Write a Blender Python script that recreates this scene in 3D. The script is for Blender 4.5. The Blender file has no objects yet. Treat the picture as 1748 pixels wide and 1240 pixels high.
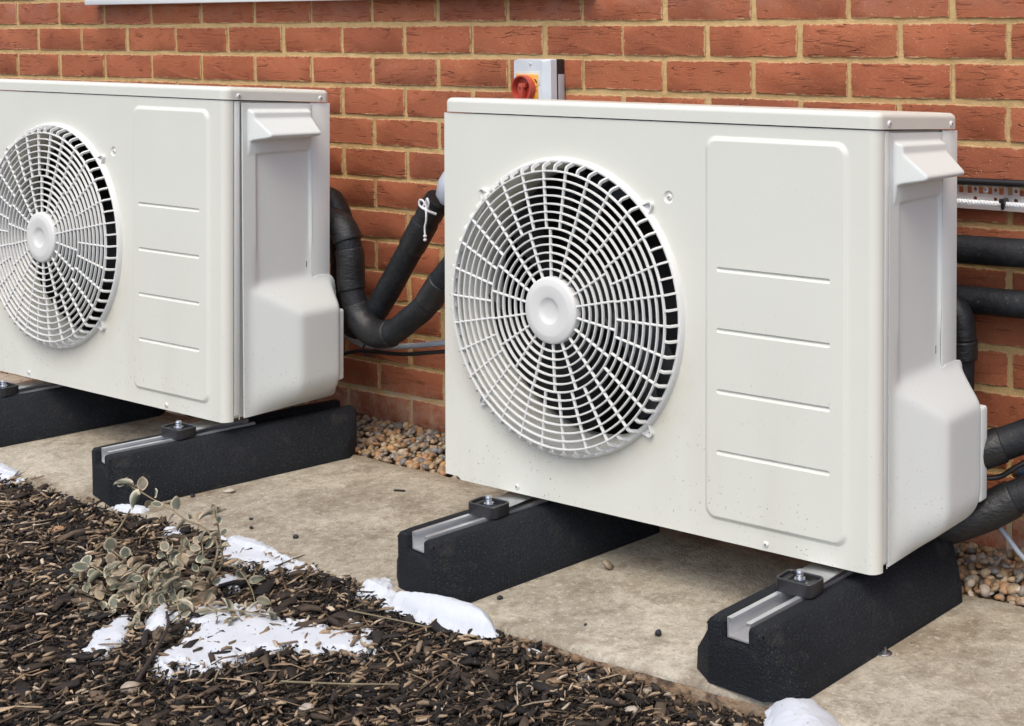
import bpy, bmesh, math, random
import numpy as np
from mathutils import Vector, Matrix, Euler, geometry, noise
R = math.radians
rnd = random.Random(7)
rng = np.random.default_rng(7)
scene = bpy.context.scene
COL = scene.collection

# ------------------------------------------------------------------ camera
def make_camera():
    yaw, pitch, roll = -.5589, -.0370, -.0073
    f = Vector((math.sin(yaw)*math.cos(pitch), math.cos(yaw)*math.cos(pitch), math.sin(pitch)))
    r = Vector((math.cos(yaw), -math.sin(yaw), 0)); u = r.cross(f)
    c, s = math.cos(roll), math.sin(roll)
    r2 = c*r+s*u; u2 = c*u-s*r
    cam = bpy.data.cameras.new('camera'); o = bpy.data.objects.new('camera', cam); COL.objects.link(o)
    m = Matrix((( r2.x, u2.x, -f.x, 4.3461), (r2.y, u2.y, -f.y, -2.3580), (r2.z, u2.z, -f.z, -.0700), (0, 0, 0, 1)))
    o.matrix_world = m
    cam.sensor_width = 36; cam.sensor_fit = 'HORIZONTAL'
    cam.lens = 2435.17/1748*36
    cam.shift_x = (874-1407.9)/1748; cam.shift_y = (122.83-620)/1748
    cam.clip_start = .05; cam.clip_end = 400
    scene.camera = o
make_camera()
# ------------------------------------------------------------------ light
SUN_TO = Vector((.25, -.72, 1.25)).normalized()        # direction towards the sun
EL = math.asin(SUN_TO.z); AZ = math.atan2(SUN_TO.x, SUN_TO.y)
w = bpy.data.worlds.new('World'); scene.world = w; w.use_nodes = True
nt = w.node_tree
sky = nt.nodes.new('ShaderNodeTexSky'); sky.sky_type = 'NISHITA'; sky.sun_disc = False
sky.sun_elevation = EL; sky.sun_rotation = AZ
sky.air_density = .75; sky.dust_density = 3.2; sky.ozone_density = 1.1
nt.nodes['Background'].inputs['Strength'].default_value = .15
nt.links.new(sky.outputs[0], nt.nodes['Background'].inputs['Color'])
sl = bpy.data.lights.new('sun', 'SUN'); sl.energy = .80; sl.angle = R(36); sl.color = (1, .945, .76)
so = bpy.data.objects.new('sun', sl); COL.objects.link(so)
so.rotation_euler = SUN_TO.to_track_quat('Z', 'Y').to_euler(); so.location = (0, -3, 4)
scene.view_settings.view_transform = 'Standard'; scene.view_settings.look = 'None'
scene.view_settings.gamma = 1; scene.view_settings.use_curve_mapping = False
scene.view_settings.exposure = 0.72

# ------------------------------------------------------------------ helpers
def tag(o, label=None, cat=None, group=None, kind=None):
    if label: o['label'] = label
    if cat: o['category'] = cat
    if group: o['group'] = group
    if kind: o['kind'] = kind
    return o
def empty(name, loc=(0, 0, 0), rot=(0, 0, 0), **k):
    o = bpy.data.objects.new(name, None); COL.objects.link(o); o.empty_display_size = .05
    o.location = loc; o.rotation_euler = rot; return tag(o, **k)
def add(name, me, parent=None, loc=None, rot=None, mat=None, **k):
    if mat is not None and not me.materials: me.materials.append(mat)
    o = bpy.data.objects.new(name, me); COL.objects.link(o)
    if parent is not None: o.parent = parent
    if loc is not None: o.location = loc
    if rot is not None: o.rotation_euler = rot
    return tag(o, **k)
def mesh_from(bm, name='mesh', smooth=30, recalc=True):
    if recalc: bmesh.ops.recalc_face_normals(bm, faces=bm.faces)
    me = bpy.data.meshes.new(name); bm.to_mesh(me); bm.free()
    if smooth:
        me.polygons.foreach_set('use_smooth', [True]*len(me.polygons)); me.set_sharp_from_angle(angle=R(smooth))
    return me
def wn(o):
    m = o.modifiers.new('wn', 'WEIGHTED_NORMAL'); m.keep_sharp = True; m.weight = 80; return o
def bx(bm, x0, x1, y0, y1, z0, z1, M=None, bev=0, seg=2):
    r = bmesh.ops.create_cube(bm, size=1)
    vs = r['verts']
    for v in vs:
        v.co = Vector(((x0+x1)/2+v.co.x*(x1-x0), (y0+y1)/2+v.co.y*(y1-y0), (z0+z1)/2+v.co.z*(z1-z0)))
    if bev:
        es = list({e for v in vs for e in v.link_edges})
        res = bmesh.ops.bevel(bm, geom=es, offset=bev, segments=seg, affect='EDGES', profile=.5)
        vs = list(set(res['verts']) | {v for v in vs if v.is_valid})
    if M is not None:
        for v in vs: v.co = M @ v.co
    return vs
def lathe(bm, prof, n=32, M=None, cap=True):
    """prof: (radius, z) along +z axis"""
    rings = []
    for r, z in prof:
        if r < 1e-6: rings.append([bm.verts.new((0, 0, z))])
        else: rings.append([bm.verts.new((r*math.cos(2*math.pi*i/n), r*math.sin(2*math.pi*i/n), z)) for i in range(n)])
    for a, b in zip(rings, rings[1:]):
        for i in range(n):
            j = (i+1) % n
            if len(a) == 1 and len(b) == 1: continue
            if len(a) == 1: bm.faces.new((a[0], b[i], b[j]))
            elif len(b) == 1: bm.faces.new((a[i], a[j], b[0]))
            else: bm.faces.new((a[i], a[j], b[j], b[i]))
    if M is not None:
        for rg in rings:
            for v in rg: v.co = M @ v.co
def spline(pts, sub=8):
    P = [Vector(p) for p in pts]; P = [P[0]*2-P[1]]+P+[P[-1]*2-P[-2]]
    out = []
    for i in range(1, len(P)-2):
        a, b, c, d = P[i-1:i+3]
        for k in range(sub):
            t = k/sub
            out.append(.5*((2*b)+(-a+c)*t+(2*a-5*b+4*c-d)*t*t+(-a+3*b-3*c+d)*t**3))
    out.append(P[-2]); return out
def tube(bm, pts, rad, n=16, cap=True, ell=None):
    """pts list of Vectors, rad float or list"""
    pts = [Vector(p) for p in pts]
    N = len(pts); rings = []
    t0 = (pts[1]-pts[0]).normalized()
    up = Vector((0, 0, 1)) if abs(t0.z) < .9 else Vector((0, 1, 0))
    x = t0.cross(up).normalized()
    for i, p in enumerate(pts):
        t = (pts[min(i+1, N-1)]-pts[max(i-1, 0)]).normalized()
        x = (x-t*x.dot(t)).normalized(); y = t.cross(x)
        r = rad[i] if hasattr(rad, '__len__') else rad
        rings.append([bm.verts.new(p+(x*math.cos(2*math.pi*k/n)+y*math.sin(2*math.pi*k/n))*r) for k in range(n)])
    for a, b in zip(rings, rings[1:]):
        for k in range(n):
            j = (k+1) % n; bm.faces.new((a[k], a[j], b[j], b[k]))
    if cap:
        bm.faces.new(rings[0]); bm.faces.new(rings[-1][::-1])
def rrect(x0, x1, z0, z1, r, seg=6):
    """ccw rounded rectangle list of (x,z)"""
    out = []
    for cx, cz, a0 in ((x1-r, z1-r, 0), (x0+r, z1-r, 90), (x0+r, z0+r, 180), (x1-r, z0+r, 270)):
        for k in range(seg+1):
            a = R(a0+90*k/seg); out.append((cx+r*math.cos(a), cz+r*math.sin(a)))
    return out
def inside(p, poly):
    x, y = p; c = False; n = len(poly); j = n-1
    for i in range(n):
        xi, yi = poly[i]; xj, yj = poly[j]
        if (yi > y) != (yj > y) and x < (xj-xi)*(y-yi)/(yj-yi)+xi: c = not c
        j = i
    return c
def cdt(outer, holes=(), pts=()):
    vs = []; es = []
    for loop in [outer]+list(holes):
        b = len(vs); vs += [Vector(p) for p in loop]; es += [(b+i, b+(i+1) % len(loop)) for i in range(len(loop))]
    vs += [Vector(p) for p in pts]
    V, E_, F, *_ = geometry.delaunay_2d_cdt(vs, es, [], 0, 1e-6)
    out = []
    for f in F:
        c = sum((V[i] for i in f), Vector((0, 0)))/len(f)
        if inside(c, outer) and not any(inside(c, h) for h in holes): out.append(f)
    return V, out
def np_mesh(name, V, F, loopcol=None, smooth=False):
    me = bpy.data.meshes.new(name)
    V = np.asarray(V, dtype=np.float32); F = np.asarray(F, dtype=np.int32); k = F.shape[1]
    me.vertices.add(len(V)); me.vertices.foreach_set('co', V.ravel())
    me.loops.add(F.size); me.loops.foreach_set('vertex_index', F.ravel())
    me.polygons.add(len(F)); me.polygons.foreach_set('loop_start', np.arange(0, F.size, k, dtype=np.int32))
    me.update(calc_edges=True)
    if loopcol is not None:
        a = me.color_attributes.new('tint', 'FLOAT_COLOR', 'POINT'); a.data.foreach_set('color', np.asarray(loopcol, dtype=np.float32).ravel())
    if smooth: me.polygons.foreach_set('use_smooth', [True]*len(F))
    me.validate(); return me

# ------------------------------------------------------------------ materials
class NT:
    def __init__(s, name):
        s.m = bpy.data.materials.new(name); s.m.use_nodes = True; s.t = s.m.node_tree
        s.b = s.t.nodes['Principled BSDF']
    def n(s, typ, **k):
        nd = s.t.nodes.new('ShaderNode'+typ)
        for a, v in k.items():
            if a.startswith('i_'):
                nm = a[2:].replace('_', ' ')
                if nm.isdigit(): nm = int(nm)
                s.set(nd.inputs[nm], v)
            else: setattr(nd, a, v)
        return nd
    def set(s, sock, v):
        if isinstance(v, bpy.types.NodeSocket): s.t.links.new(v, sock)
        else: sock.default_value = v
    def noise(s, vec, scale, detail=3, rough=.5, dist=0):
        nd = s.n('TexNoise', i_Scale=scale, i_Detail=detail, i_Roughness=rough, i_Distortion=dist)
        if vec is not None: s.t.links.new(vec, nd.inputs['Vector'])
        return nd.outputs['Fac']
    def ramp(s, fac, stops, interp='LINEAR'):
        nd = s.n('ValToRGB'); cr = nd.color_ramp; cr.interpolation = interp
        while len(cr.elements) < len(stops): cr.elements.new(.5)
        for e, (p, c) in zip(cr.elements, stops):
            e.position = p; e.color = (c, c, c, 1) if not hasattr(c, '__len__') else (*c, 1)
        s.t.links.new(fac, nd.inputs[0]); return nd.outputs[0]
    def mix(s, fac, a, b, blend='MIX'):
        nd = s.n('Mix', data_type='RGBA', blend_type=blend)
        s.set(nd.inputs[0], fac)
        for i, v in ((6, a), (7, b)): s.set(nd.inputs[i], (*v, 1) if isinstance(v, tuple) and len(v) == 3 else v)
        return nd.outputs[2]
    def math(s, op, a, b=0., c=None, clamp=False):
        nd = s.n('Math', operation=op, use_clamp=clamp); s.set(nd.inputs[0], a); s.set(nd.inputs[1], b)
        if c is not None: s.set(nd.inputs[2], c)
        return nd.outputs[0]
    def mr(s, v, a, b, c=0., d=1.):
        nd = s.n('MapRange'); s.set(nd.inputs[0], v)
        for i, q in enumerate((a, b, c, d)): nd.inputs[i+1].default_value = q
        return nd.outputs[0]
    def bump(s, h, strength=.5, dist=.002, normal=None):
        nd = s.n('Bump', i_Strength=strength, i_Distance=dist); s.t.links.new(h, nd.inputs['Height'])
        if normal is not None: s.t.links.new(normal, nd.inputs['Normal'])
        return nd.outputs[0]
    def out(s, color=None, rough=None, normal=None, metal=None, spec=None, **k):
        for nm, v in (('Base Color', color), ('Roughness', rough), ('Normal', normal), ('Metallic', metal), ('Specular IOR Level', spec)):
            if v is None: continue
            if isinstance(v, tuple) and len(v) == 3: v = (*v, 1)
            s.set(s.b.inputs[nm], v)
        return s.m
    def obj(s): return s.n('TexCoord').outputs['Object']
    def pos(s): return s.n('NewGeometry').outputs['Position']
    def vadd(s, a, b):
        nd = s.n('VectorMath', operation='ADD'); s.set(nd.inputs[0], a); s.set(nd.inputs[1], b); return nd.outputs[0]
    def vmul(s, a, b):
        nd = s.n('VectorMath', operation='MULTIPLY'); s.set(nd.inputs[0], a); s.set(nd.inputs[1], b); return nd.outputs[0]

def m_paint(name='painted_steel', base=(.745, .755, .675), rough=.40, dirt=True):
    t = NT(name); o = t.obj()
    col = t.mix(t.mr(t.noise(o, 3.2, 3), .3, .7), base, tuple(c*.95 for c in base))
    sp = t.ramp(t.noise(o, 190, 2, .6), [(.0, 1), (.285, 1), (.31, 0)])       # small dark specks
    sp2 = t.ramp(t.noise(t.vadd(o, (3., 1., 2.)), 6, 3), [(.42, 0), (.62, 1)])
    z = t.n('SeparateXYZ'); t.t.links.new(o, z.inputs[0])
    low = t.mr(z.outputs[2], .40, .04, .12, 1.)
    if dirt:
        f = t.math('MULTIPLY', t.math('MULTIPLY', sp, sp2), low)
        col = t.mix(t.math('MULTIPLY', f, .8), col, (.10, .07, .045))
        st = t.ramp(t.noise(t.vmul(o, (9., 9., 1.3)), 1.0, 4), [(.5, 0), (.75, 1)])
        col = t.mix(t.math('MULTIPLY', t.math('MULTIPLY', st, low), .16), col, (.45, .37, .25))
    if dirt:    # film of blown dirt under the fan outlet
        dx = t.math('SUBTRACT', z.outputs[0], -.168); dz = t.math('SUBTRACT', z.outputs[2], .352)
        rr = t.math('SQRT', t.math('ADD', t.math('MULTIPLY', dx, dx), t.math('MULTIPLY', dz, dz)))
        fm = t.math('MULTIPLY', t.mr(rr, .262, .325, 1., 0.), t.mr(dz, .02, -.17, 0., 1.))
        col = t.mix(t.math('MULTIPLY', t.math('MULTIPLY', fm, t.mr(t.noise(o, 40, 4), .3, .7, .5, 1.)), .42), col, (.46, .36, .22))
    nz = t.noise(o, 420, 2)
    return t.out(col, t.mr(t.noise(o, 7, 3), .3, .7, rough-.05, rough+.1), t.bump(nz, .05, .0006))
M_PAINT = m_paint()
M_GRILLE = m_paint('grille_plastic', (.745, .75, .72), .42, False)
M_COVER = m_paint('moulded_cover_plastic', (.755, .80, .77), .45)  # paler than the casing paint: colour makes up for weak light on the side
def plain(name, col, rough=.5, metal=0., bump=0, bs=200, var=.15):
    t = NT(name); o = t.obj()
    n1 = t.noise(o, 12, 4)
    c = t.mix(t.mr(n1, .3, .7), tuple(max(0, x*(1-var)) for x in col), tuple(x*(1+var) for x in col))
    nm = t.bump(t.noise(o, bs, 3), bump, .001) if bump else None
    return t.out(c, rough, nm, metal)
M_DARK = plain('dark_interior', (.012, .012, .013), .6)
M_BLADE = plain('fan_blade_plastic', (.05, .052, .056), .35)
M_STEEL = plain('zinc_plated_steel', (.55, .56, .58), .33, 1., .15, 300)
M_SCREW = plain('painted_screw', (.72, .72, .70), .3)
M_SLOT = plain('screw_recess', (.10, .10, .10), .6)
M_ALU = plain('galvanised_channel', (.70, .71, .72), .42, .75, .2, 150, .12)
M_CLAMP = plain('black_clamp_plastic', (.022, .022, .024), .38, 0, .1)
M_BLACKCAB = plain('black_cable', (.014, .014, .015), .38)
M_GREYCAB = plain('grey_cable', (.33, .37, .42), .45, 0, .2)
M_GREYPL = plain('grey_plastic', (.40, .44, .50), .4)
M_STRING = plain('white_cord', (.72, .74, .76), .75, 0, .4, 900)
M_WHITE = plain('white_upvc', (.80, .82, .84), .25, var=.02)
M_COPPER = plain('brass_fitting', (.55, .36, .20), .35, .9)
M_BLUE = plain('blue_cap', (.03, .05, .09), .4)
def m_pipe():
    t = NT('pipe_insulation'); o = t.obj()
    c = t.mix(t.mr(t.noise(o, 18, 4), .35, .7), (.009, .0105, .013), (.020, .023, .027))
    d = t.ramp(t.noise(o, 260, 2), [(.66, 0), (.72, 1)])
    c = t.mix(t.math('MULTIPLY', d, .25), c, (.25, .22, .18))
    return t.out(c, t.mr(t.noise(o, 20, 3), .3, .7, .45, .65), t.bump(t.noise(o, 55, 5, .6), .7, .004), spec=.35)
M_PIPE = m_pipe()
def m_tape():
    t = NT('black_tape'); o = t.obj()
    c = t.mix(t.noise(o, 30, 3), (.008, .009, .010), (.019, .020, .022))
    return t.out(c, .45, t.bump(t.noise(t.vmul(o, (1., 1., 2.)), 45, 5, .6), .8, .004))
M_TAPE = m_tape()
def m_rubber():
    t = NT('recycled_rubber'); o = t.obj()
    n = t.noise(o, 230, 3, .75)
    c = t.mix(t.mr(t.noise(o, 5, 4), .35, .65), (.009, .0115, .015), (.017, .020, .025))
    sp = t.ramp(t.noise(o, 420, 2), [(.60, 0), (.68, 1)])
    c = t.mix(t.math('MULTIPLY', sp, .6), c, (.085, .085, .085))
    dust = t.ramp(t.noise(t.vadd(o, (5., 2., 9.)), 14, 5, .7), [(.58, 0), (.78, 1)])
    c = t.mix(t.math('MULTIPLY', dust, .4), c, (.11, .095, .08))
    return t.out(c, .68, t.bump(n, 1., .006), spec=.22)
M_RUBBER = m_rubber()
def m_brick(smear=True):
    t = NT('brick' if smear else 'brick_beyond'); o = t.obj(); oi = t.n('ObjectInfo').outputs['Random']; p = t.pos()
    off = t.n('CombineXYZ'); 
    for i, k in enumerate((37., 91., 53.)): t.t.links.new(t.math('MULTIPLY', oi, k), off.inputs[i])
    v = t.vadd(o, off.outputs[0])
    base = t.ramp(oi, [(0, (.33, .100, .050)), (.25, (.41, .126, .060)), (.5, (.37, .110, .054)), (.75, (.43, .142, .066)), (1, (.30, .094, .052))])
    mot = t.noise(v, 14, 5, .6)
    c = t.mix(t.mr(mot, .3, .7), base, t.mix(.4, base, (.48, .19, .085)))
    fine = t.noise(v, 380, 3, .7)
    c = t.mix(t.mr(fine, .38, .66, 0, .5), c, (.24, .068, .032))
    gr = t.ramp(t.noise(t.vadd(v, (7., 7., 7.)), 330, 1), [(.735, 0), (.76, 1)])
    c = t.mix(t.math('MULTIPLY', gr, .8), c, (.62, .45, .32))
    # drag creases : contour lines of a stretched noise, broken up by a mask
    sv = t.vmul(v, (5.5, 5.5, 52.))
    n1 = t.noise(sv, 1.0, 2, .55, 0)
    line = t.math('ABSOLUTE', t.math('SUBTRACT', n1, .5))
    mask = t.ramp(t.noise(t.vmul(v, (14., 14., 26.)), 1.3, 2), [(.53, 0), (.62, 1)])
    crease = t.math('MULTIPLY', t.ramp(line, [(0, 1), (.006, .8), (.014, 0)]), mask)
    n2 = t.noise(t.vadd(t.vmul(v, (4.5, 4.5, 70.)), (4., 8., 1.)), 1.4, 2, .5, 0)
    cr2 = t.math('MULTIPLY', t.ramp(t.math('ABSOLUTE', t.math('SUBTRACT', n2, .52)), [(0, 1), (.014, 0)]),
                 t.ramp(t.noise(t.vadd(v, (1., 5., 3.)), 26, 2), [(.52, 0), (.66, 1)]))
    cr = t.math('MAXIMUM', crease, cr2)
    c = t.mix(t.math('MULTIPLY', cr, .30), c, (.12, .040, .025))  # crease cavities also darkened in the colour, painted shade on top of the bump
    # mortar smears near arrises, lime bloom near the ground
    sm = t.ramp(t.noise(t.vadd(p, (2., 0., 5.)), 9, 5, .7), [(.62, 0), (.80, 1)])
    c = t.mix(t.math('MULTIPLY', sm, .22), c, (.52, .36, .24))
    z = t.n('SeparateXYZ'); t.t.links.new(p, z.inputs[0])
    bl = t.math('MULTIPLY', t.mr(z.outputs[2], -.93, -1.0, 0, 1), t.ramp(t.noise(p, 22, 5, .7), [(.42, 0), (.62, 1)]))
    c = t.mix(t.math('MULTIPLY', bl, .55), c, (.50, .38, .28))
    up = t.math('MULTIPLY', t.mr(z.outputs[2], -.075, -.02, 0, 1), t.ramp(t.noise(p, 11, 4, .6), [(.45, 0), (.7, 1)]))
    c = t.mix(t.math('MULTIPLY', up, .18), c, (.45, .40, .36))
    so = t.n('SeparateXYZ'); t.t.links.new(o, so.inputs[0])
    ed = t.math('MINIMUM', t.math('SUBTRACT', .1075, t.math('ABSOLUTE', so.outputs[0])), t.math('SUBTRACT', .0325, t.math('ABSOLUTE', so.outputs[2])))
    lim = t.mr(t.noise(v, 75, 5, .7), .42, .72, .0003, .0052)
    if smear: c = t.mix(t.math('MULTIPLY', t.mr(t.math('SUBTRACT', lim, ed), -.0008, .0008), .85), c, (.53, .37, .19))
    h = t.math('SUBTRACT', t.math('ADD', t.math('MULTIPLY', fine, .34), t.math('MULTIPLY', t.noise(v, 40, 4, .6), .55)), t.math('MULTIPLY', cr, 1.0))
    return t.out(c, .85, t.bump(h, .8, .004), spec=.3)
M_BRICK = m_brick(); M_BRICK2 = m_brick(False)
def m_mortar():
    t = NT('sand_mortar'); p = t.pos()
    c = t.mix(t.mr(t.noise(p, 16, 5, .6), .3, .7), (.49, .33, .145), (.62, .45, .22))
    c = t.mix(t.ramp(t.noise(p, 420, 2), [(.55, 0), (.75, .5)]), c, (.26, .16, .08))
    z = t.n('SeparateXYZ'); t.t.links.new(p, z.inputs[0])
    bl = t.math('MULTIPLY', t.mr(z.outputs[2], -.9, -1.0, 0, 1), t.ramp(t.noise(p, 18, 4), [(.4, 0), (.6, 1)]))
    c = t.mix(t.math('MULTIPLY', bl, .6), c, (.62, .58, .52))
    return t.out(c, .95, t.bump(t.math('ADD', t.noise(p, 260, 3, .7), t.math('MULTIPLY', t.noise(p, 60, 3), 1.2)), .7, .003), spec=.2)
M_MORTAR = m_mortar()
def m_concrete():
    t = NT('weathered_concrete'); p = t.pos()
    c = t.mix(t.mr(t.noise(p, 3.6, 7, .66), .38, .62), (.36, .32, .245), (.54, .50, .41))
    c = t.mix(t.ramp(t.noise(t.vadd(p, (9., 3., 0.)), 7, 6, .72, .4), [(.50, 0), (.62, .8)]), c, (.56, .51, .41))
    c = t.mix(t.ramp(t.noise(t.vadd(p, (1., 8., 0.)), 12, 6, .75, .3), [(.51, 0), (.66, .62)]), c, (.215, .17, .125))
    c = t.mix(t.ramp(t.noise(t.vadd(p, (5., 5., 0.)), 110, 4, .7), [(.56, 0), (.70, .55)]), c, (.16, .12, .085))
    c = t.mix(t.ramp(t.noise(t.vadd(p, (2., 5., 1.)), 170, 2, .6), [(.69, 0), (.74, .8)]), c, (.62, .45, .30))
    c = t.mix(t.ramp(t.noise(t.vadd(p, (7., 1., 1.)), 95, 2), [(.74, 0), (.76, .8)]), c, (.62, .60, .55))
    c = t.mix(t.ramp(t.noise(t.vadd(p, (1.3, 6.1, 0.)), 2.6, 6, .7, .6), [(.50, 0), (.60, .55)]), c, t.mix(1., c, (.60, .53, .45), 'MULTIPLY'))
    g1 = t.noise(t.vadd(p, (11., 2., 4.)), 42, 8, .78)
    c = t.mix(t.mr(g1, .42, .60, 0, .55), c, t.mix(1., c, (.55, .50, .44), 'MULTIPLY'))
    c = t.mix(t.ramp(t.noise(t.vadd(p, (3., 12., 4.)), 75, 6, .75), [(.55, 0), (.64, .5)]), c, (.66, .61, .52))
    h = t.math('ADD', t.math('MULTIPLY', t.noise(p, 34, 5, .7), 1.0), t.math('MULTIPLY', t.noise(p, 240, 3, .6), .5))
    return t.out(c, t.mr(t.noise(p, 5, 3), .3, .7, .62, .9), t.bump(h, .9, .006), spec=.35)
M_CONC = m_concrete()
def m_edge():
    t = NT('crumbling_slab_edge'); p = t.pos()
    c = t.mix(t.mr(t.noise(p, 30, 5, .7), .35, .65), (.26, .145, .075), (.40, .31, .21))
    c = t.mix(t.ramp(t.noise(p, 70, 4), [(.5, 0), (.66, 1)]), c, (.10, .07, .05))
    return t.out(c, .95, t.bump(t.noise(p, 80, 5, .7), .9, .008))
M_EDGE = m_edge()
def m_soil():
    t = NT('dark_soil'); p = t.pos()
    c = t.mix(t.mr(t.noise(p, 45, 6, .7), .35, .65), (.018, .013, .010), (.07, .045, .03))
    return t.out(c, .95, t.bump(t.noise(p, 90, 6, .7), 1., .012))
M_SOIL = m_soil()
def m_tint(name, rough, bs, bstr, stretch=(1., 1., 1.), var=.5):
    t = NT(name); a = t.n('Attribute', attribute_name='tint').outputs['Color']; p = t.pos()
    q = t.vmul(p, stretch)
    c = t.mix(t.mr(t.noise(q, bs, 4, .6), .3, .7, 0, var), a, t.mix(1., a, (.42, .40, .38), 'MULTIPLY'))
    return t.out(c, rough, t.bump(t.noise(q, bs*1.3, 4, .65), bstr, .002), spec=.35)
M_CHIP = m_tint('wood_chip', .8, 240, .6)
M_PEB = m_tint('river_pebble', .5, 120, .25)
def m_snow():
    t = NT('old_snow'); p = t.pos()
    h = t.math('ADD', t.math('MULTIPLY', t.noise(p, 60, 5, .65), .6), t.math('MULTIPLY', t.noise(p, 420, 4, .75), .9))
    c = t.mix(t.ramp(t.noise(p, 70, 4, .7), [(.55, 0), (.8, .5)]), (.63, .67, .72), (.52, .56, .62))
    c = t.mix(t.ramp(t.noise(t.vadd(p, (4., 4., 4.)), 130, 2), [(.71, 0), (.75, .8)]), c, (.2, .15, .11))
    m = t.out(c, .55, t.bump(h, .5, .004))
    t.b.inputs['Subsurface Weight'].default_value = .35; t.b.inputs['Subsurface Radius'].default_value = (.012, .014, .018); t.b.inputs['Subsurface Scale'].default_value = 1
    return m
M_SNOW = m_snow()
def m_leaf():
    t = NT('variegated_leaf'); a = t.n('Attribute', attribute_name='rim').outputs['Fac']; oi = t.n('ObjectInfo').outputs['Random']; o = t.obj()
    off = t.n('CombineXYZ'); t.t.links.new(t.math('MULTIPLY', oi, 50.), off.inputs[0])
    v = t.vadd(o, off.outputs[0])
    e = t.math('ADD', a, t.mr(t.noise(v, 260, 3), .3, .7, -.18, .18))
    g = t.ramp(oi, [(0, (.085, .10, .06)), (.4, (.13, .135, .095)), (.7, (.22, .20, .14)), (1, (.33, .24, .15))])
    cr = t.ramp(oi, [(0, (.58, .53, .40)), (.6, (.52, .44, .31)), (1, (.44, .31, .20))])
    g = t.mix(t.mr(t.noise(v, 420, 3), .35, .65, 0, .5), g, (.20, .22, .17))
    c = t.mix(t.mr(e, .66, .84), g, cr)
    m = t.out(c, .55, t.bump(t.noise(v, 300, 3), .4, .0015))
    return m
M_LEAF = m_leaf()
M_STEM = plain('woody_stem', (.20, .165, .10), .75, 0, .4, 200, .3)
M_RED = plain('red_switch_plastic', (.47, .075, .045), .4)
M_YEL = plain('yellow_plate', (.82, .37, .06), .4)
M_BOX = plain('switch_enclosure_plastic', (.60, .66, .70), .35)
M_BLK = plain('black_switch_base', (.018, .018, .020), .4)
M_LAB = plain('pale_label', (.42, .42, .44), .5)
M_INK = plain('black_print', (.03, .02, .02), .6)

# ================================================================== setting
GZ = -1.052                                         # top of the concrete slab
def terrain_noise(x, y, s=1.): return noise.noise(Vector((x*s, y*s, .3)))
# ground far sheet
bm = bmesh.new()
bmesh.ops.create_grid(bm, x_segments=1, y_segments=1, size=150)
for v in bm.verts: v.co.z = -1.16
me = mesh_from(bm, smooth=0); add('ground', me, mat=M_SOIL, kind='structure')
# planting bed soil
def soil_h(x, y):
    s = min(1, max(0, (x-2.35)/.5)); e = min(1, max(0, (y+.88)/.15))
    h = -1.066-.022*s*e
    h += .008*terrain_noise(x, y, 5)+.004*terrain_noise(x, y, 17)
    h += .012*math.exp(-(((x-2.2)/.22)**2+((y+.93)/.08)**2))
    return h
nx, ny = 260, 90
xs = np.linspace(-2.5, 5.5, nx); ys = np.linspace(-3.2, -.62, ny)
V = [(x, y, soil_h(x, y)) for y in ys for x in xs]
F = [(j*nx+i, j*nx+i+1, (j+1)*nx+i+1, (j+1)*nx+i) for j in range(ny-1) for i in range(nx-1)]
add('soil_bed', np_mesh('soil', V, F, smooth=True), mat=M_SOIL, kind='structure')
# concrete slab with worn edges
def slab_front(x): return -.703-.008*terrain_noise(x, 0, 2.2)-.007*terrain_noise(x, 3, 11)-.004*terrain_noise(x, 7, 37)+(.014*min(1, max(0, (x-3.0)/.3)))
def slab_back(x): return -.195+.010*terrain_noise(x, 5, 4)+.006*terrain_noise(x, 9, 16)
xs = np.linspace(-2.5, 5.5, 900); V = []; F = []; mi = []
prof = 14
for x in xs:
    f, b = slab_front(x), slab_back(x)
    col = [(f+.006*terrain_noise(x, 2, 30), -.075), (f+.002*terrain_noise(x, 4, 50), -.025), (f, -.011), (f+.003, -.004), (f+.010, -.0008)]
    for k in range(1, 9):
        y = f+.010+(b-f-.020)*k/9; col.append((y, .0012*terrain_noise(x*1, y, 12)))
    col += [(b-.008, -.001), (b-.001, -.006), (b, -.02), (b, -.075)]
    V += [(x, y, GZ+z) for y, z in col]
m = len(col)
for i in range(len(xs)-1):
    for j in range(m-1):
        F.append((i*m+j, (i+1)*m+j, (i+1)*m+j+1, i*m+j+1)); mi.append(1 if j < 2 or j > m-4 else 0)
me = np_mesh('slab', V, F, smooth=True); me.materials.append(M_CONC); me.materials.append(M_EDGE)
me.polygons.foreach_set('material_index', mi)
add('concrete_slab', me, kind='structure')

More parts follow.
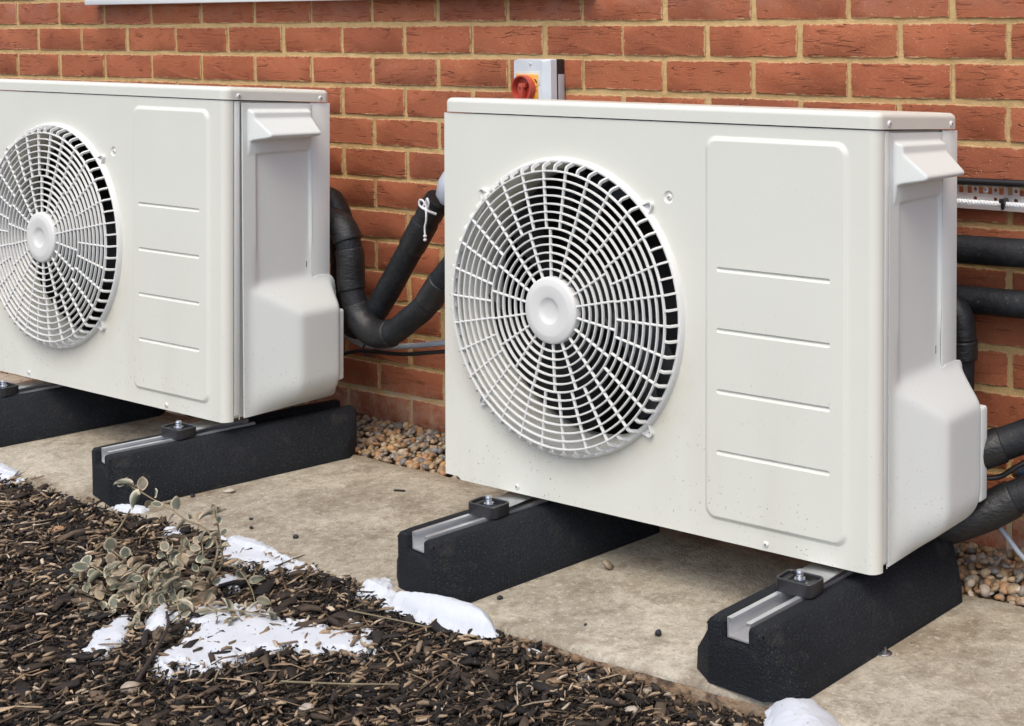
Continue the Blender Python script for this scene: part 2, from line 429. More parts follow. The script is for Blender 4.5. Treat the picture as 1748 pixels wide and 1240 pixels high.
# ------------------------------------------------------------------ brick wall
wall = empty('brick_wall', (2, 0, -1.12), label='red brick wall with sandy mortar joints behind the white outdoor units', cat='wall')
WO = Vector(wall.location)
def brick_mesh(seed):
    r = random.Random(seed); bm = bmesh.new(); hw, hh = .1075, .0325
    pts = []
    n1, n2 = 8, 3
    def J(a): return r.uniform(-a, a)
    for i in range(n1): pts.append((-hw+2*hw*i/n1, -hh, 0))
    for i in range(n2): pts.append((hw, -hh+2*hh*i/n2, 1))
    for i in range(n1): pts.append((hw-2*hw*i/n1, hh, 0))
    for i in range(n2): pts.append((-hw, hh-2*hh*i/n2, 1))
    outer = []; inner = []; back = []
    for x, z, k in pts:
        corner = abs(abs(x)-hw) < 1e-6 and abs(abs(z)-hh) < 1e-6
        dx, dz = J(.0013), J(.0014)
        if corner: dx -= math.copysign(.0009, x); dz -= math.copysign(.0009, z)
        x2, z2 = x+dx, z+dz
        outer.append(bm.verts.new((x2, .0016+J(.0006), z2))); back.append(bm.verts.new((x2, .03, z2)))
        s = .0017
        inner.append(bm.verts.new((x2-math.copysign(min(s, abs(x2)), x2)*(1 if k or corner else .2), J(.0004), z2-math.copysign(s, z2)*(1 if not k or corner else .2))))
    N = len(pts)
    for i in range(N):
        j = (i+1) % N
        bm.faces.new((back[i], back[j], outer[j], outer[i])); bm.faces.new((outer[i], outer[j], inner[j], inner[i]))
    bm.faces.new(inner)
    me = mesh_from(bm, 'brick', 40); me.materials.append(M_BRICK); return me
BM = [brick_mesh(100+i) for i in range(10)]
boxes = []   # extents covered by individual bricks
def row_z(j): return -(j-.5)*.075
cnt = 0
fix = {(4, 6): .004, (4, 13): .008, (2, 14): -.003}
for j in range(0, 16):
    for k in range(-1, 17):
        cx = (k+.5)*.225+(.1125 if j % 2 == 0 else 0)
        o = add('brick', BM[rnd.randrange(10)], wall)
        fl = rnd.random() < .5
        o.rotation_euler = (rnd.uniform(-.008, .008), (math.pi if fl else 0)+rnd.uniform(-.004, .004), rnd.uniform(-.004, .004))
        o.scale = (1+rnd.uniform(-.012, .010), 1, 1+rnd.uniform(-.02, .015))
        o.location = Vector((cx+rnd.uniform(-.0025, .0025), rnd.uniform(-.0012, .0012), row_z(j)+rnd.uniform(-.0012, .0012)))-WO
        cnt += 1
# the rest of the wall as one part
V = []; F = []
for j in range(-28, 16):
    for k in range(-12, 28):
        if 0 <= j and -1 <= k < 17: continue
        cx = (k+.5)*.225+(.1125 if j % 2 == 0 else 0)+rnd.uniform(-.002, .002); cz = row_z(j)+rnd.uniform(-.001, .001); y = rnd.uniform(-.001, .001)
        b = len(V); hw, hh = .1075, .0325
        for yy, s in ((.03, 0), (y+.002, 0), (y, .0025)):
            V += [(cx-hw+s, yy, cz-hh+s), (cx+hw-s, yy, cz-hh+s), (cx+hw-s, yy, cz+hh-s), (cx-hw+s, yy, cz+hh-s)]
        for l in (0, 4):
            for q in range(4): F.append((b+l+q, b+l+(q+1) % 4, b+l+4+(q+1) % 4, b+l+4+q))
        F.append((b+8, b+9, b+10, b+11))
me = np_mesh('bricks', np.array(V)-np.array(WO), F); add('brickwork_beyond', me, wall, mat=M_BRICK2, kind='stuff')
# mortar: a relief sheet, slightly hollow in the joints
nx, nz = 720, 170
xs = np.linspace(-2.7, 6.3, 2); 
xs = np.linspace(-.4, 4.0, nx); zs = np.linspace(-1.13, .08, nz)
V = []
for z in zs:
    for x in xs:
        V.append((x, .0034+.0014*noise.noise(Vector((x*60, 0, z*60)))+.0009*noise.noise(Vector((x*140, 4, z*140))), z))
F = [(j*nx+i, j*nx+i+1, (j+1)*nx+i+1, (j+1)*nx+i) for j in range(nz-1) for i in range(nx-1)]
me = np_mesh('mortar', np.array(V)-np.array(WO), F, smooth=True); add('mortar', me, wall, mat=M_MORTAR)
bm = bmesh.new()
bx(bm, -2.7, 6.3, .011, .22, -1.16, 2.13)
bx(bm, -2.7, -.4, .006, .012, -1.15, 2.1); bx(bm, 4.0, 6.3, .006, .012, -1.15, 2.1); bx(bm, -.4, 4.0, .006, .012, .08, 2.1)
for v in bm.verts: v.co -= WO
add('mortar', mesh_from(bm, smooth=0), wall, mat=M_MORTAR)

# ------------------------------------------------------------------ gravel strip + pebbles
ico = bmesh.new(); bmesh.ops.create_icosphere(ico, subdivisions=2, radius=1)
IV = np.array([v.co[:] for v in ico.verts]); IF = np.array([[v.index for v in f.verts] for f in ico.faces]); ico.free()
PAL = np.array([(.46, .31, .18), (.54, .41, .27), (.40, .26, .15), (.34, .31, .27), (.58, .48, .36), (.28, .24, .20), (.56, .33, .15), (.46, .38, .30), (.24, .23, .22), (.48, .28, .15), (.52, .37, .22)])
def pebble_np(c, s, seed=None):
    r = rng
    v = IV*(1+.16*np.sin(IV@r.normal(size=(3, 3))*2.0+r.uniform(0, 6, 3)).sum(1, keepdims=True)/3*1.6)
    v = v*(1+r.normal(0, .055, (len(v), 1)))*np.array([s, s*r.uniform(.62, .95), s*r.uniform(.45, .8)])
    a = r.uniform(0, 6.28); e = Euler((r.normal(0, .35), r.normal(0, .35), a)).to_matrix()
    return v@np.array(e).T+c
V = []; F = []; C = []
def gravel_h(y): return -1.062+.006*math.sin(y*30)
N = 0
def put(x, y, z, s):
    global N
    v = pebble_np(np.array([x, y, z]), s); V.append(v); F.append(IF+N); N += len(v)
    c = PAL[rng.integers(len(PAL))]*rng.uniform(.6, 1.0); C.append(np.tile([*c, 1], (len(v), 1)))
for i in range(4300):
    vis = i < 3300
    x = rng.uniform(1.25, 2.25) if i < 1900 else (rng.uniform(3.05, 3.7) if i < 3300 else rng.uniform(-.6, 4.4))
    y = rng.uniform(-.235, -.004)
    if slab_back(x)+.004 > y: continue
    d = rng.uniform(0, 1)
    put(x, y, -1.072+.022*d+.010*min(1, (y+.22)/.1), rng.uniform(.0050, .0115) if rng.random() < .93 else rng.uniform(.0115, .016))
me = np_mesh('gravel', np.vstack(V), np.vstack(F), np.vstack(C), smooth=True)
add('gravel', me, mat=M_PEB, kind='stuff', label='strip of tan and brown pea gravel between slab and brick wall', cat='gravel')

# ------------------------------------------------------------------ mulch (bark and wood chips)
def chips(n, X, Y, smin, smax, thick, lift, pal, tilt=.22, seedoff=0, asp=(.13, .42), clip=True):
    x = rng.uniform(*X, n); y = rng.uniform(*Y, n)
    if clip:
        fr = np.array([slab_front(a) for a in x]); over = rng.random(n) < .06
        lim = fr-.003+np.where(x < 2.5, .012, .0)
        k = y < lim; x, y = x[k], y[k]; n = len(x)
    z = np.array([soil_h(a, b) for a, b in zip(x, y)])+rng.uniform(*lift, n)
    L = rng.uniform(smin, smax, n)*rng.uniform(.6, 1.1, n); Wd = L*rng.uniform(*asp, n); T = rng.uniform(*thick, n)
    base = np.array([[-1, -.7, -1], [1, -.55, -1], [1, .7, -1], [-1, .6, -1], [-.9, -.5, 1], [.85, -.6, 1], [.95, .5, 1], [-1, .65, 1], [.1, -.72, -1], [-.1, .72, -1], [.15, -.66, 1], [-.12, .66, 1]], float)*.5
    b = base[None]*(1+rng.uniform(-.22, .22, (n, 12, 3)))
    tp = rng.uniform(-.55, .55, n)[:, None]; b[:, :, 1] *= 1+tp*b[:, :, 0]*2; b[:, :, 0] += rng.uniform(-.35, .35, n)[:, None]*b[:, :, 1]
    v = b*np.stack([L, Wd, T], 1)[:, None]
    v[:, [8, 9, 10, 11], 2] += (rng.uniform(-.12, .12, n)*L)[:, None]          # bow
    a = rng.uniform(0, 2*math.pi, n); bx_, by_ = rng.normal(0, tilt, n), rng.normal(0, tilt*.7, n)
    ca, sa, cb, sb, cc, sc = np.cos(a), np.sin(a), np.cos(bx_), np.sin(bx_), np.cos(by_), np.sin(by_)
    Z0 = np.zeros(n); O = np.ones(n)
    Rz = np.stack([ca, -sa, Z0, sa, ca, Z0, Z0, Z0, O], 1).reshape(n, 3, 3)
    Rx = np.stack([O, Z0, Z0, Z0, cb, -sb, Z0, sb, cb], 1).reshape(n, 3, 3)
    Ry = np.stack([cc, Z0, sc, Z0, O, Z0, -sc, Z0, cc], 1).reshape(n, 3, 3)
    v = np.einsum('nij,nvj->nvi', Rz@Rx@Ry, v)+np.stack([x, y, z], 1)[:, None]
    q = np.array([[0, 3, 9, 8], [8, 9, 2, 1], [4, 10, 11, 7], [10, 5, 6, 11], [0, 8, 10, 4], [8, 1, 5, 10], [1, 2, 6, 5], [2, 9, 11, 6], [9, 3, 7, 11], [3, 0, 4, 7]])
    f = (q[None]+(np.arange(n)*12)[:, None, None]).reshape(-1, 4)
    p = np.array([c for c, w_ in pal]); pw = np.array([w_ for c, w_ in pal]); pw = pw/pw.sum()
    c = p[rng.choice(len(p), n, p=pw)]*rng.uniform(.5, 1.25, (n, 1)); c = np.repeat(np.c_[c, np.ones(n)], 12, 0)
    return v.reshape(-1, 3), f, c
DK = [((.012, .011, .011), 6), ((.022, .018, .015), 7), ((.042, .031, .023), 5), ((.075, .053, .036), 3.5), ((.14, .103, .070), 2.4), ((.24, .178, .12), 1.5), ((.38, .29, .20), 1.0), ((.52, .42, .30), .5)]
BK = [((.018, .016, .016), 5), ((.030, .024, .021), 4), ((.05, .036, .028), 2)]
LT = [((.34, .235, .145), 2), ((.48, .36, .235), 2), ((.24, .165, .105), 2), ((.60, .49, .36), .9)]
parts = [chips(34000, (.4, 3.55), (-1.5, -.66), .006, .022, (.002, .005), (0, .012), DK, .28),
         chips(50000, (.4, 3.55), (-1.5, -.66), .004, .018, (.001, .003), (.004, .017), DK, .5, asp=(.06, .24)),
         chips(1900, (.4, 3.55), (-1.5, -.68), .028, .060, (.003, .008), (.006, .017), BK+DK[2:5], .16, asp=(.2, .55)),
         chips(4600, (.4, 3.55), (-1.5, -.67), .008, .026, (.002, .005), (.010, .021), LT, .25, asp=(.14, .42)),
         chips(1500, (.4, 3.55), (-1.5, -.67), .03, .08, (.0012, .002), (.010, .021), LT+DK[3:6], .12, asp=(.02, .05)),
         chips(600, (2.5, 3.5), (-.75, -.70), .005, .018, (.003, .008), (.004, .016), [((.30, .19, .11), 1), ((.40, .33, .24), 1), ((.07, .05, .035), 3)], .5, asp=(.4, .9), clip=True),
         chips(9000, (-2.4, 5.4), (-3.1, -.66), .02, .05, (.003, .008), (.0, .012), DK, .2)]
V = []; F = []; C = []; N = 0
for v, f, c in parts: V.append(v); F.append(f+N); C.append(c); N += len(v)
add('bark_mulch', np_mesh('mulch', np.vstack(V), np.vstack(F), np.vstack(C)), mat=M_CHIP, kind='stuff', label='dark bark mulch with paler wood chips covering the bed', cat='mulch')

# ================================================================== outdoor units
UW, UH, UD = .941, .6865, .27
HX, HZ, HR = -.6415, -.3345, .2575
GS = .988
OFF = Vector((.4705, -.135, .6865))            # local corner coordinates -> about the base centre
def fall(z, y):     # the top of the cabinet falls slightly to the rear
    t = min(1, max(0, (z+.10)/.10)); return t*(.0045-.0135*y/.27)
def shift(me):
    for v in me.vertices: v.co.z += fall(v.co.z, v.co.y)
    me.transform(Matrix.Translation(OFF)); return me
def fp_mesh():
    """front sheet: flat, round opening, hole for embossed panel, rolled right corner"""
    bm = bmesh.new(); r = .018
    x0, x1 = -UW, -r; z1 = -.0012; z0 = -UH
    outer = [(x0, z0+.006), (x0+.033, z0+.006), (x0+.040, z0), (x1, z0), (x1, z1), (x0+.006, z1), (x0, z1)]
    circ = [(HX+HR*math.cos(2*math.pi*i/96), HZ+HR*math.sin(2*math.pi*i/96)) for i in range(96)]
    emb = rrect(-.3300, -.0510, -.6535, -.0195, .022, 7)
    dmp = [(-.4065+.011*math.cos(2*math.pi*i/20), -.1237+.011*math.sin(2*math.pi*i/20)) for i in range(20)]
    V, F = cdt(outer, [circ, emb, dmp])
    vs = [bm.verts.new((p.x, 0, p.y)) for p in V]
    for f in F: bm.faces.new([vs[i] for i in f])
    # screw dimple
    prev = [min(vs, key=lambda v: (v.co.x-p[0])**2+(v.co.z-p[1])**2) for p in dmp]
    for rr, d in ((.0085, .0022), (.006, .003)):
        ring = [bm.verts.new((-.4065+rr*math.cos(2*math.pi*i/20), d, -.1237+rr*math.sin(2*math.pi*i/20))) for i in range(20)]
        for i in range(20): bm.faces.new((prev[i], prev[(i+1) % 20], ring[(i+1) % 20], ring[i]))
        prev = ring
    bm.faces.new(prev)
    # rolled corner
    rows = []
    for k in range(0, 11):
        a = R(90*k/10); rows.append((-r+r*math.sin(a), r-r*math.cos(a)))
    rows.append((0, .0200)); rows.append((-.002, .0206)); rows.append((-.004, .0206))
    cols = []
    for i, (x, y) in enumerate(rows):
        if i == 0: cols.append([min(vs, key=lambda v: (v.co.x-x)**2+(v.co.z-z)**2) for z in (z0, z1)])
        else: cols.append([bm.verts.new((x, y, z)) for z in (z0, z1)])
    for a, b in zip(cols, cols[1:]): bm.faces.new((a[0], b[0], b[1], a[1]))
    # rolled left edge and returns top and bottom
    for e in [e for e in bm.edges if e.is_boundary]:
        a, b = e.verts
        m = (a.co+b.co)/2
        if abs(m.x-x0) < 1e-5 or m.z > z1-1e-5 or (m.z < z0+.0065 and m.y < .03 and (m.x < -.02 or m.y > 0 or True) and abs(m.z-HZ) > .3):
            if m.y > .0204: continue
            c = [bm.verts.new(v.co+Vector((0 if m.x < -.03 else -.006*(m.x/-.03-1)*-1, .010 if m.x < -.019 else .0, 0))+(Vector((-.006, .004, 0)) if m.x >= -.019 else Vector())) for v in (a, b)]
            bm.faces.new((a, b, c[1], c[0]))
    bmesh.ops.remove_doubles(bm, verts=bm.verts, dist=1e-5)
    return shift(mesh_from(bm, 'front_sheet', 28))
GR = [-.2357, -.3366, -.4377, -.5388]
def emboss_mesh():
    bm = bmesh.new(); h = -.0048
    seg = 7
    loops = []
    for k in range(6):
        t = k/5; ins = .009*t; y = h*(3*t*t-2*t**3)
        loops.append([bm.verts.new((x, y, z)) for x, z in rrect(-.3300+ins, -.0510-ins, -.6535+ins, -.0195-ins, .022-ins*.75, seg)])
    for a, b in zip(loops, loops[1:]):
        n = len(a)
        for i in range(n): bm.faces.new((a[i], a[(i+1) % n], b[(i+1) % n], b[i]))
    outer = [(v.co.x, v.co.z) for v in loops[-1]]
    xa, xb = -.3005, -.0845; hw = .0042
    holes = [[(xa, g-hw), (xb, g-hw), (xb+.003, g), (xb, g+hw), (xa, g+hw), (xa-.003, g)] for g in GR]
    V, F = cdt(outer, holes)
    vs = [bm.verts.new((p.x, h, p.y)) for p in V]
    for f in F: bm.faces.new([vs[i] for i in f])
    for hl, g in zip(holes, GR):
        ring = [min(vs, key=lambda v: (v.co.x-p[0])**2+(v.co.z-p[1])**2) for p in hl]
        inn = [bm.verts.new((xa+.003, h+.0042, g+.0012)), bm.verts.new((xb-.003, h+.0042, g+.0012))]
        a0, a1, a2, a3, a4, a5 = ring
        bm.faces.new((a0, a1, inn[1], inn[0])); bm.faces.new((a3, a4, inn[0], inn[1]))
        bm.faces.new((a1, a2, inn[1])); bm.faces.new((a2, a3, inn[1])); bm.faces.new((a4, a5, inn[0])); bm.faces.new((a5, a0, inn[0]))
    bmesh.ops.remove_doubles(bm, verts=bm.verts, dist=1e-5)
    return shift(mesh_from(bm, 'embossed_panel', 33))
def casing_mesh():
    bm = bmesh.new()
    bx(bm, -UW+.001, -UW+.003, .0105, UD-.004, -UH+.004, -.0015)      # left wall
    bx(bm, -.0115, -.009, .0100, UD-.004, -UH+.004, -.0015)           # right wall
    bx(bm, -UW+.003, -.0115, UD-.008, UD-.005, -UH+.004, -.0015)      # back
    bx(bm, -UW+.003, -.0115, .004, UD-.008, -UH+.004, -UH+.007)       # base pan
    return shift(mesh_from(bm, 'casing', 0))
def strips_mesh():
    bm = bmesh.new()
    bx(bm, -.003, .0, .0226, .0350, -UH+.012, -.0020, bev=.0009)
    bx(bm, -.003, .0, .2170, UD, -UH+.004, -.0015, bev=.0008)
    bx(bm, -.003, -.0012, .0352, .036, -UH+.001, -.0015)
    return shift(mesh_from(bm, 'side_frame', 30))
def lid_mesh():
    bm = bmesh.new(); x0, x1, y0, y1 = -UW-.0015, .0020, -.0022, UD+.002
    prof = [(0.004, .0008), (0, .0008), (0, .0008), (0, .0180)]
    for k in range(1, 8):
        a = R(90*k/7); prof.append((.0095*(1-math.cos(a)), .0180+.0095*math.sin(a)))
    prof.append((.030, .0280))
    loops = []
    for ins, z in prof: loops.append([bm.verts.new((x, y, z)) for x, y in rrect(x0+ins, x1-ins, y0+ins, y1-ins, max(.003, .0185-ins*.6), 8)])
    for a, b in zip(loops, loops[1:]):
        n = len(a)
        for i in range(n): bm.faces.new((a[i], a[(i+1) % n], b[(i+1) % n], b[i]))
    bm.faces.new(loops[-1]); bm.faces.new(loops[0][::-1])
    bmesh.ops.remove_doubles(bm, verts=bm.verts, dist=1e-6)
    return shift(mesh_from(bm, 'lid', 35))
def sst(a, b, x): t = np.clip((x-a)/(b-a), 0, 1); return t*t*(3-2*t)
def cover_mesh(yb=.281):
    ys = np.unique(np.r_[np.linspace(.0372, .2145, 96), np.linspace(.2145, .292, 42)]); zs = np.linspace(-.6830, -.0045, 360)
    Y, Z = np.meshgrid(ys, zs)
    recess = sst(.069, .076, Y)*(1-sst(.2105, .2135, Y))*sst(-.695, -.690, Z)
    P = -.0055*recess*(1-sst(-.030, -.020, Z))*np.where(Z > -.5, 1, 0)
    # bulge
    top0, top1 = -.392, -.470
    rise = np.clip((top0-Z)/(top0-top1), 0, 1)
    prof = np.clip((Y-.052)/(.150-.052), 0, 1)
    amp = .048
    B = np.minimum(prof*amp, amp)
    Hb = -.010+(amp+.010)*rise
    bul = np.where(rise > 0, np.minimum(B, np.maximum(Hb, -.010)), -1)
    bul = bul*(1-sst(-.668, -.6805, Z)*.0)
    bot = np.clip((Z+.680)/.062, 0, 1); bul = np.where(bul > 0, bul*np.clip(1-(1-bot)**2, 0, 1)**.7, bul)
    bk = 1-sst(yb, yb+.005, Y)
    bul = np.where(bul > 0, bul*bk, bul)
    P = np.where((rise > 0) & (bul > P), bul, P)
    # handle
    hz = np.interp(-Z[:, 0], [0, .019, .023, .037, .040, .070, .0745, .079, .085, .12], [0, 0, .012, .0135, .016, .046, .047, .043, .004, 0])[:, None]
    hy = sst(.0555, .0590, Y)*(1-sst(.206, .2095, Y))
    hm = np.where((Z > -.118), 1, 0)
    und = np.clip((-Z-.078)/.03, 0, 1)
    hyy = np.where(Z > -.078, hy, hy)
    H = np.minimum(hz, np.clip(Y-.0500, 0, 1)*1.9)*(1-sst(.206, .2095, Y))*hm
    P = np.where(H > .0005, np.maximum(P, H), P)
    # smoothing, more where the bulge rounds over
    for _ in range(2):
        Q = P.copy()
        Q[1:-1, 1:-1] = (P[1:-1, 1:-1]*2+P[:-2, 1:-1]+P[2:, 1:-1]+P[1:-1, :-2]+P[1:-1, 2:])/6
        P = Q
    P1 = P.copy()
    for _ in range(48):
        Q = P1.copy(); Q[1:-1, 1:-1] = (P1[1:-1, 1:-1]*2+P1[:-2, 1:-1]+P1[2:, 1:-1]+P1[1:-1, :-2]+P1[1:-1, 2:])/6; P1 = Q
    wb = sst(-.30, -.36, Z); P = P*(1-wb)+P1*wb
    n1, n2 = P.shape
    Vv = np.stack([P+.0, Y, Z], -1).reshape(-1, 3); F = []
    for i in range(n1-1):
        for j in range(n2-1):
            if Y[i, j] >= .2130 and (P[i:i+2, j:j+2].max() < .0015): continue
            F.append((i*n2+j, i*n2+j+1, (i+1)*n2+j+1, (i+1)*n2+j))
    me = np_mesh('cover', Vv, F, smooth=True)
    bm = bmesh.new(); bm.from_mesh(me)
    bmesh.ops.delete(bm, geom=[v for v in bm.verts if not v.link_faces], context='VERTS')
    be = [e for e in bm.edges if e.is_boundary]
    r = bmesh.ops.extrude_edge_only(bm, edges=be)
    for v in r['geom']:
        if isinstance(v, bmesh.types.BMVert): v.co.x = min(v.co.x-.004, -.0008) if v.co.y < .2145 else v.co.x-.004
    bmesh.ops.remove_doubles(bm, verts=bm.verts, dist=1e-6)
    return shift(mesh_from(bm, 'side_cover', 42))
def proud(r): return -(.0295+.0045*(1-min(1, r/.25)**2))
def band_ring(r, w=.0034, d=.0052, n=120):
    bm = bmesh.new(); y = proud(r)
    prof = [(-w*.32, y), (w*.32, y), (w*.5, y+.0012), (w*.42, y+d), (-w*.42, y+d), (-w*.5, y+.0012)]
    rings = []
    for i in range(n):
        a = 2*math.pi*i/n; rings.append([bm.verts.new(((r+p)*math.cos(a), q, (r+p)*math.sin(a))) for p, q in prof])
    for i in range(n):
        A, B = rings[i], rings[(i+1) % n]
        for k in range(6): bm.faces.new((A[k], A[(k+1) % 6], B[(k+1) % 6], B[k]))
    return mesh_from(bm, 'grille_ring', 60)
def spoke_mesh(r0, r1, w=.0042, dy=.0006):
    bm = bmesh.new(); n = 5; sec = []
    for i in range(n+1):
        r = r0+(r1-r0)*i/n; y = proud(r)+dy
        sec.append([bm.verts.new((r, y+b, a)) for a, b in ((-w*.3, 0), (w*.3, 0), (w*.5, .0014), (w*.42, .0050), (-w*.42, .0050), (-w*.5, .0014))])
    for A, B in zip(sec, sec[1:]):
        for k in range(6): bm.faces.new((A[k], A[(k+1) % 6], B[(k+1) % 6], B[k]))
    bm.faces.new(sec[0]); bm.faces.new(sec[-1][::-1])
    return mesh_from(bm, 'grille_spoke', 60)
def tooth_mesh():
    bm = bmesh.new(); w = .0042; path = [(.2470, proud(.248)+.001), (.2535, proud(.248)+.0012), (.2585, proud(.248)+.0030), (.2615, proud(.248)+.0085), (.2655, -.0090)]
    sec = []
    for i, (r, y) in enumerate(path):
        nr = (.3, 1) if i < 2 else (-.7, .7) if i < 3 else (-1, .25)
        sec.append([bm.verts.new((r+nr[0]*t, y+nr[1]*t, a)) for a, t in ((-w*.4, 0), (w*.4, 0), (w*.5, .006), (-w*.5, .006))])
    for A, B in zip(sec, sec[1:]):
        for k in range(4): bm.faces.new((A[k], A[(k+1) % 4], B[(k+1) % 4], B[k]))
    bm.faces.new(sec[0]); bm.faces.new(sec[-1][::-1])
    return mesh_from(bm, 'grille_tooth', 45)
def rim_mesh():
    bm = bmesh.new(); prof = [(.2600, .012), (.2612, -.0080), (.2625, -.0098), (.2650, -.0104), (.2670, -.0098), (.2690, -.0065), (.2705, -.0015), (.2710, .0004)]
    n = 128; rings = []
    for i in range(n):
        a = 2*math.pi*i/n; rings.append([bm.verts.new((r*math.cos(a), y, r*math.sin(a))) for r, y in prof])
    for i in range(n):
        A, B = rings[i], rings[(i+1) % n]
        for k in range(len(prof)-1): bm.faces.new((A[k], A[k+1], B[k+1], B[k]))
    return mesh_from(bm, 'grille_rim', 50)
def hub_mesh():
    bm = bmesh.new(); y = .0375
    M = Matrix.Rotation(R(90), 4, 'X')
    prof = [(.0600, y-.014), (.0600, y-.004), (.0592, y-.0015), (.0570, y), (.0545, y+.0006), (.0462, y+.0030), (.0445, y+.0030), (.0250, y+.0026), (.0235, y+.0022), (.020, y-.0004), (.012, y-.0022), (0, y-.0026)]
    lathe(bm, prof, 64, M)
    return mesh_from(bm, 'hub_cap', 40)
def tab_mesh():
    bm = bmesh.new(); n = 14; h = .0075
    o = [(-.004, -.013)]+[(.0105+.0065*math.cos(a), .0065*math.sin(a)) for a in np.linspace(-1.25, 1.25, n)]+[(-.004, .013)]
    A = [bm.verts.new((x, .0004, z)) for x, z in o]; B = [bm.verts.new((x, -h, z)) for x, z in o]
    k = .72; ctr = Vector((.0085, 0, 0))
    Cc = [bm.verts.new((ctr.x+(x-ctr.x)*k, -h, z*k)) for x, z in o]; D = [bm.verts.new((ctr.x+(x-ctr.x)*k, -.0018, z*k)) for x, z in o]
    N = len(o)
    for i in range(N):
        j = (i+1) % N
        for P, Q in ((A, B), (B, Cc), (Cc, D)): bm.faces.new((P[i], P[j], Q[j], Q[i]))
    bm.faces.new(D)
    return mesh_from(bm, 'fixing_tab', 40)
def screw_mesh(r=.0052, h=.0030):
    bm = bmesh.new(); M = Matrix.Rotation(R(90), 4, 'X')
    prof = [(r, 0), (r, h*.25)]+[(r*math.cos(R(a)), h*.25+h*.75*math.sin(R(a))) for a in (20, 45, 68)]+[(0, h)]
    lathe(bm, prof, 18, M)
    me = mesh_from(bm, 'screw', 50); me.materials.append(M_SCREW)
    bm = bmesh.new(); bm.from_mesh(me)
    n0 = len(bm.faces)
    for a in (0, 90):
        bx(bm, -r*.45, r*.45, -h*1.04, -h*.6, -r*.11, r*.11, Matrix.Rotation(R(a+20), 4, 'Y'))
    bm.faces.ensure_lookup_table()
    for f in bm.faces[n0:]: f.material_index = 1
    bm.to_mesh(me); bm.free(); me.materials.append(M_SLOT); return me
def blade_mesh():
    bm = bmesh.new(); nr, na = 10, 14; g = []
    for i in range(nr+1):
        t = i/nr; r = .055+(.236-.055)*t; row = []
        a0 = R(-8-34*t**1.3); span = R(72+18*t)
        for j in range(na+1):
            s = j/na; a = a0+span*s; y = .062+.040*(s-.5)*(1-.35*t)+.012*math.sin(s*math.pi)
            row.append(bm.verts.new((r*math.cos(a), y, r*math.sin(a))))
        g.append(row)
    for i in range(nr):
        for j in range(na): bm.faces.new((g[i][j], g[i+1][j], g[i+1][j+1], g[i][j+1]))
    bmesh.ops.solidify(bm, geom=bm.faces, thickness=.0025)
    return mesh_from(bm, 'fan_blade', 50)
def shroud_mesh():
    bm = bmesh.new(); prof = [(.2635, .0015), (.2605, .010), (.2560, .018), (.2520, .030), (.2505, .045), (.2505, .098), (.2535, .104)]
    n = 96; rings = []
    for i in range(n):
        a = 2*math.pi*i/n; rings.append([bm.verts.new((r*math.cos(a), y, r*math.sin(a))) for r, y in prof])
    for i in range(n):
        A, B = rings[i], rings[(i+1) % n]
        for k in range(len(prof)-1): bm.faces.new((A[k], A[k+1], B[k+1], B[k]))
    return mesh_from(bm, 'fan_shroud', 60)
def simple(f):
    bm = bmesh.new(); f(bm); return bm
MS = {}
def mats(me, m): me.materials.clear(); me.materials.append(m); return me
MS['front'] = mats(fp_mesh(), M_PAINT); MS['emb'] = mats(emboss_mesh(), M_PAINT); MS['case'] = mats(casing_mesh(), M_PAINT)
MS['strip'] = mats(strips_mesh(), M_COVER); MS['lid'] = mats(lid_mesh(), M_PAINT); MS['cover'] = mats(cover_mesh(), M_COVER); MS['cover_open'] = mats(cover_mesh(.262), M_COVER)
RR = [.248-.01455*i for i in range(13)]
MS['rings'] = [mats(band_ring(r), M_GRILLE) for r in RR]
MS['sp_o'] = mats(spoke_mesh(RR[7], .2475), M_GRILLE); MS['sp_i'] = mats(spoke_mesh(.058, RR[7]), M_GRILLE)
MS['tooth'] = mats(tooth_mesh(), M_GRILLE); MS['rim'] = mats(rim_mesh(), M_GRILLE); MS['hub'] = mats(hub_mesh(), M_GRILLE)
MS['tab'] = mats(tab_mesh(), M_GRILLE); MS['screw'] = screw_mesh(); MS['screw_s'] = screw_mesh(.0035, .002)
MS['blade'] = mats(blade_mesh(), M_BLADE); MS['shroud'] = mats(shroud_mesh(), M_PAINT)
def dark_parts():
    bm = bmesh.new()
    n = 64
    # coil and inner dark box behind the shroud: back plate, baffle ring round the shroud
    bx(bm, -UW+.004, -.30, .225, .232, -UH+.012, -.006)
    bx(bm, -.335, -.328, .012, .232, -UH+.012, -.006)
    bx(bm, -UW+.004, -UW+.007, .012, .232, -UH+.012, -.006)
    bx(bm, -UW+.004, -.30, .106, .232, -.009, -.006); bx(bm, -UW+.004, -.30, .106, .232, -UH+.0075, -UH+.012)
    return shift(mesh_from(bm, 'interior', 0))
MS['dark'] = mats(dark_parts(), M_DARK)
bm = bmesh.new(); lathe(bm, [(.0, -.035), (.05, -.035), (.055, -.045), (.055, -.10), (0, -.10)], 32, Matrix.Rotation(R(90), 4, 'X')); MS['rotor'] = mats(mesh_from(bm, 'rotor', 40), M_BLADE)
bm = bmesh.new(); bx(bm, -.0385, .0385, -.052, .03, -.004, -.0015, bev=.001); bx(bm, -.0385, .0385, .028, .031, -.004, .004); bm2 = bmesh.new(); bx(bm2, -.004, .046, .270, .300, -.640, -.478, bev=.006, seg=3); MS['lip'] = mats(shift(mesh_from(bm2, 'lip', 40)), M_COVER); MS['foot'] = mats(mesh_from(bm, 'bracket', 30), M_STEEL)

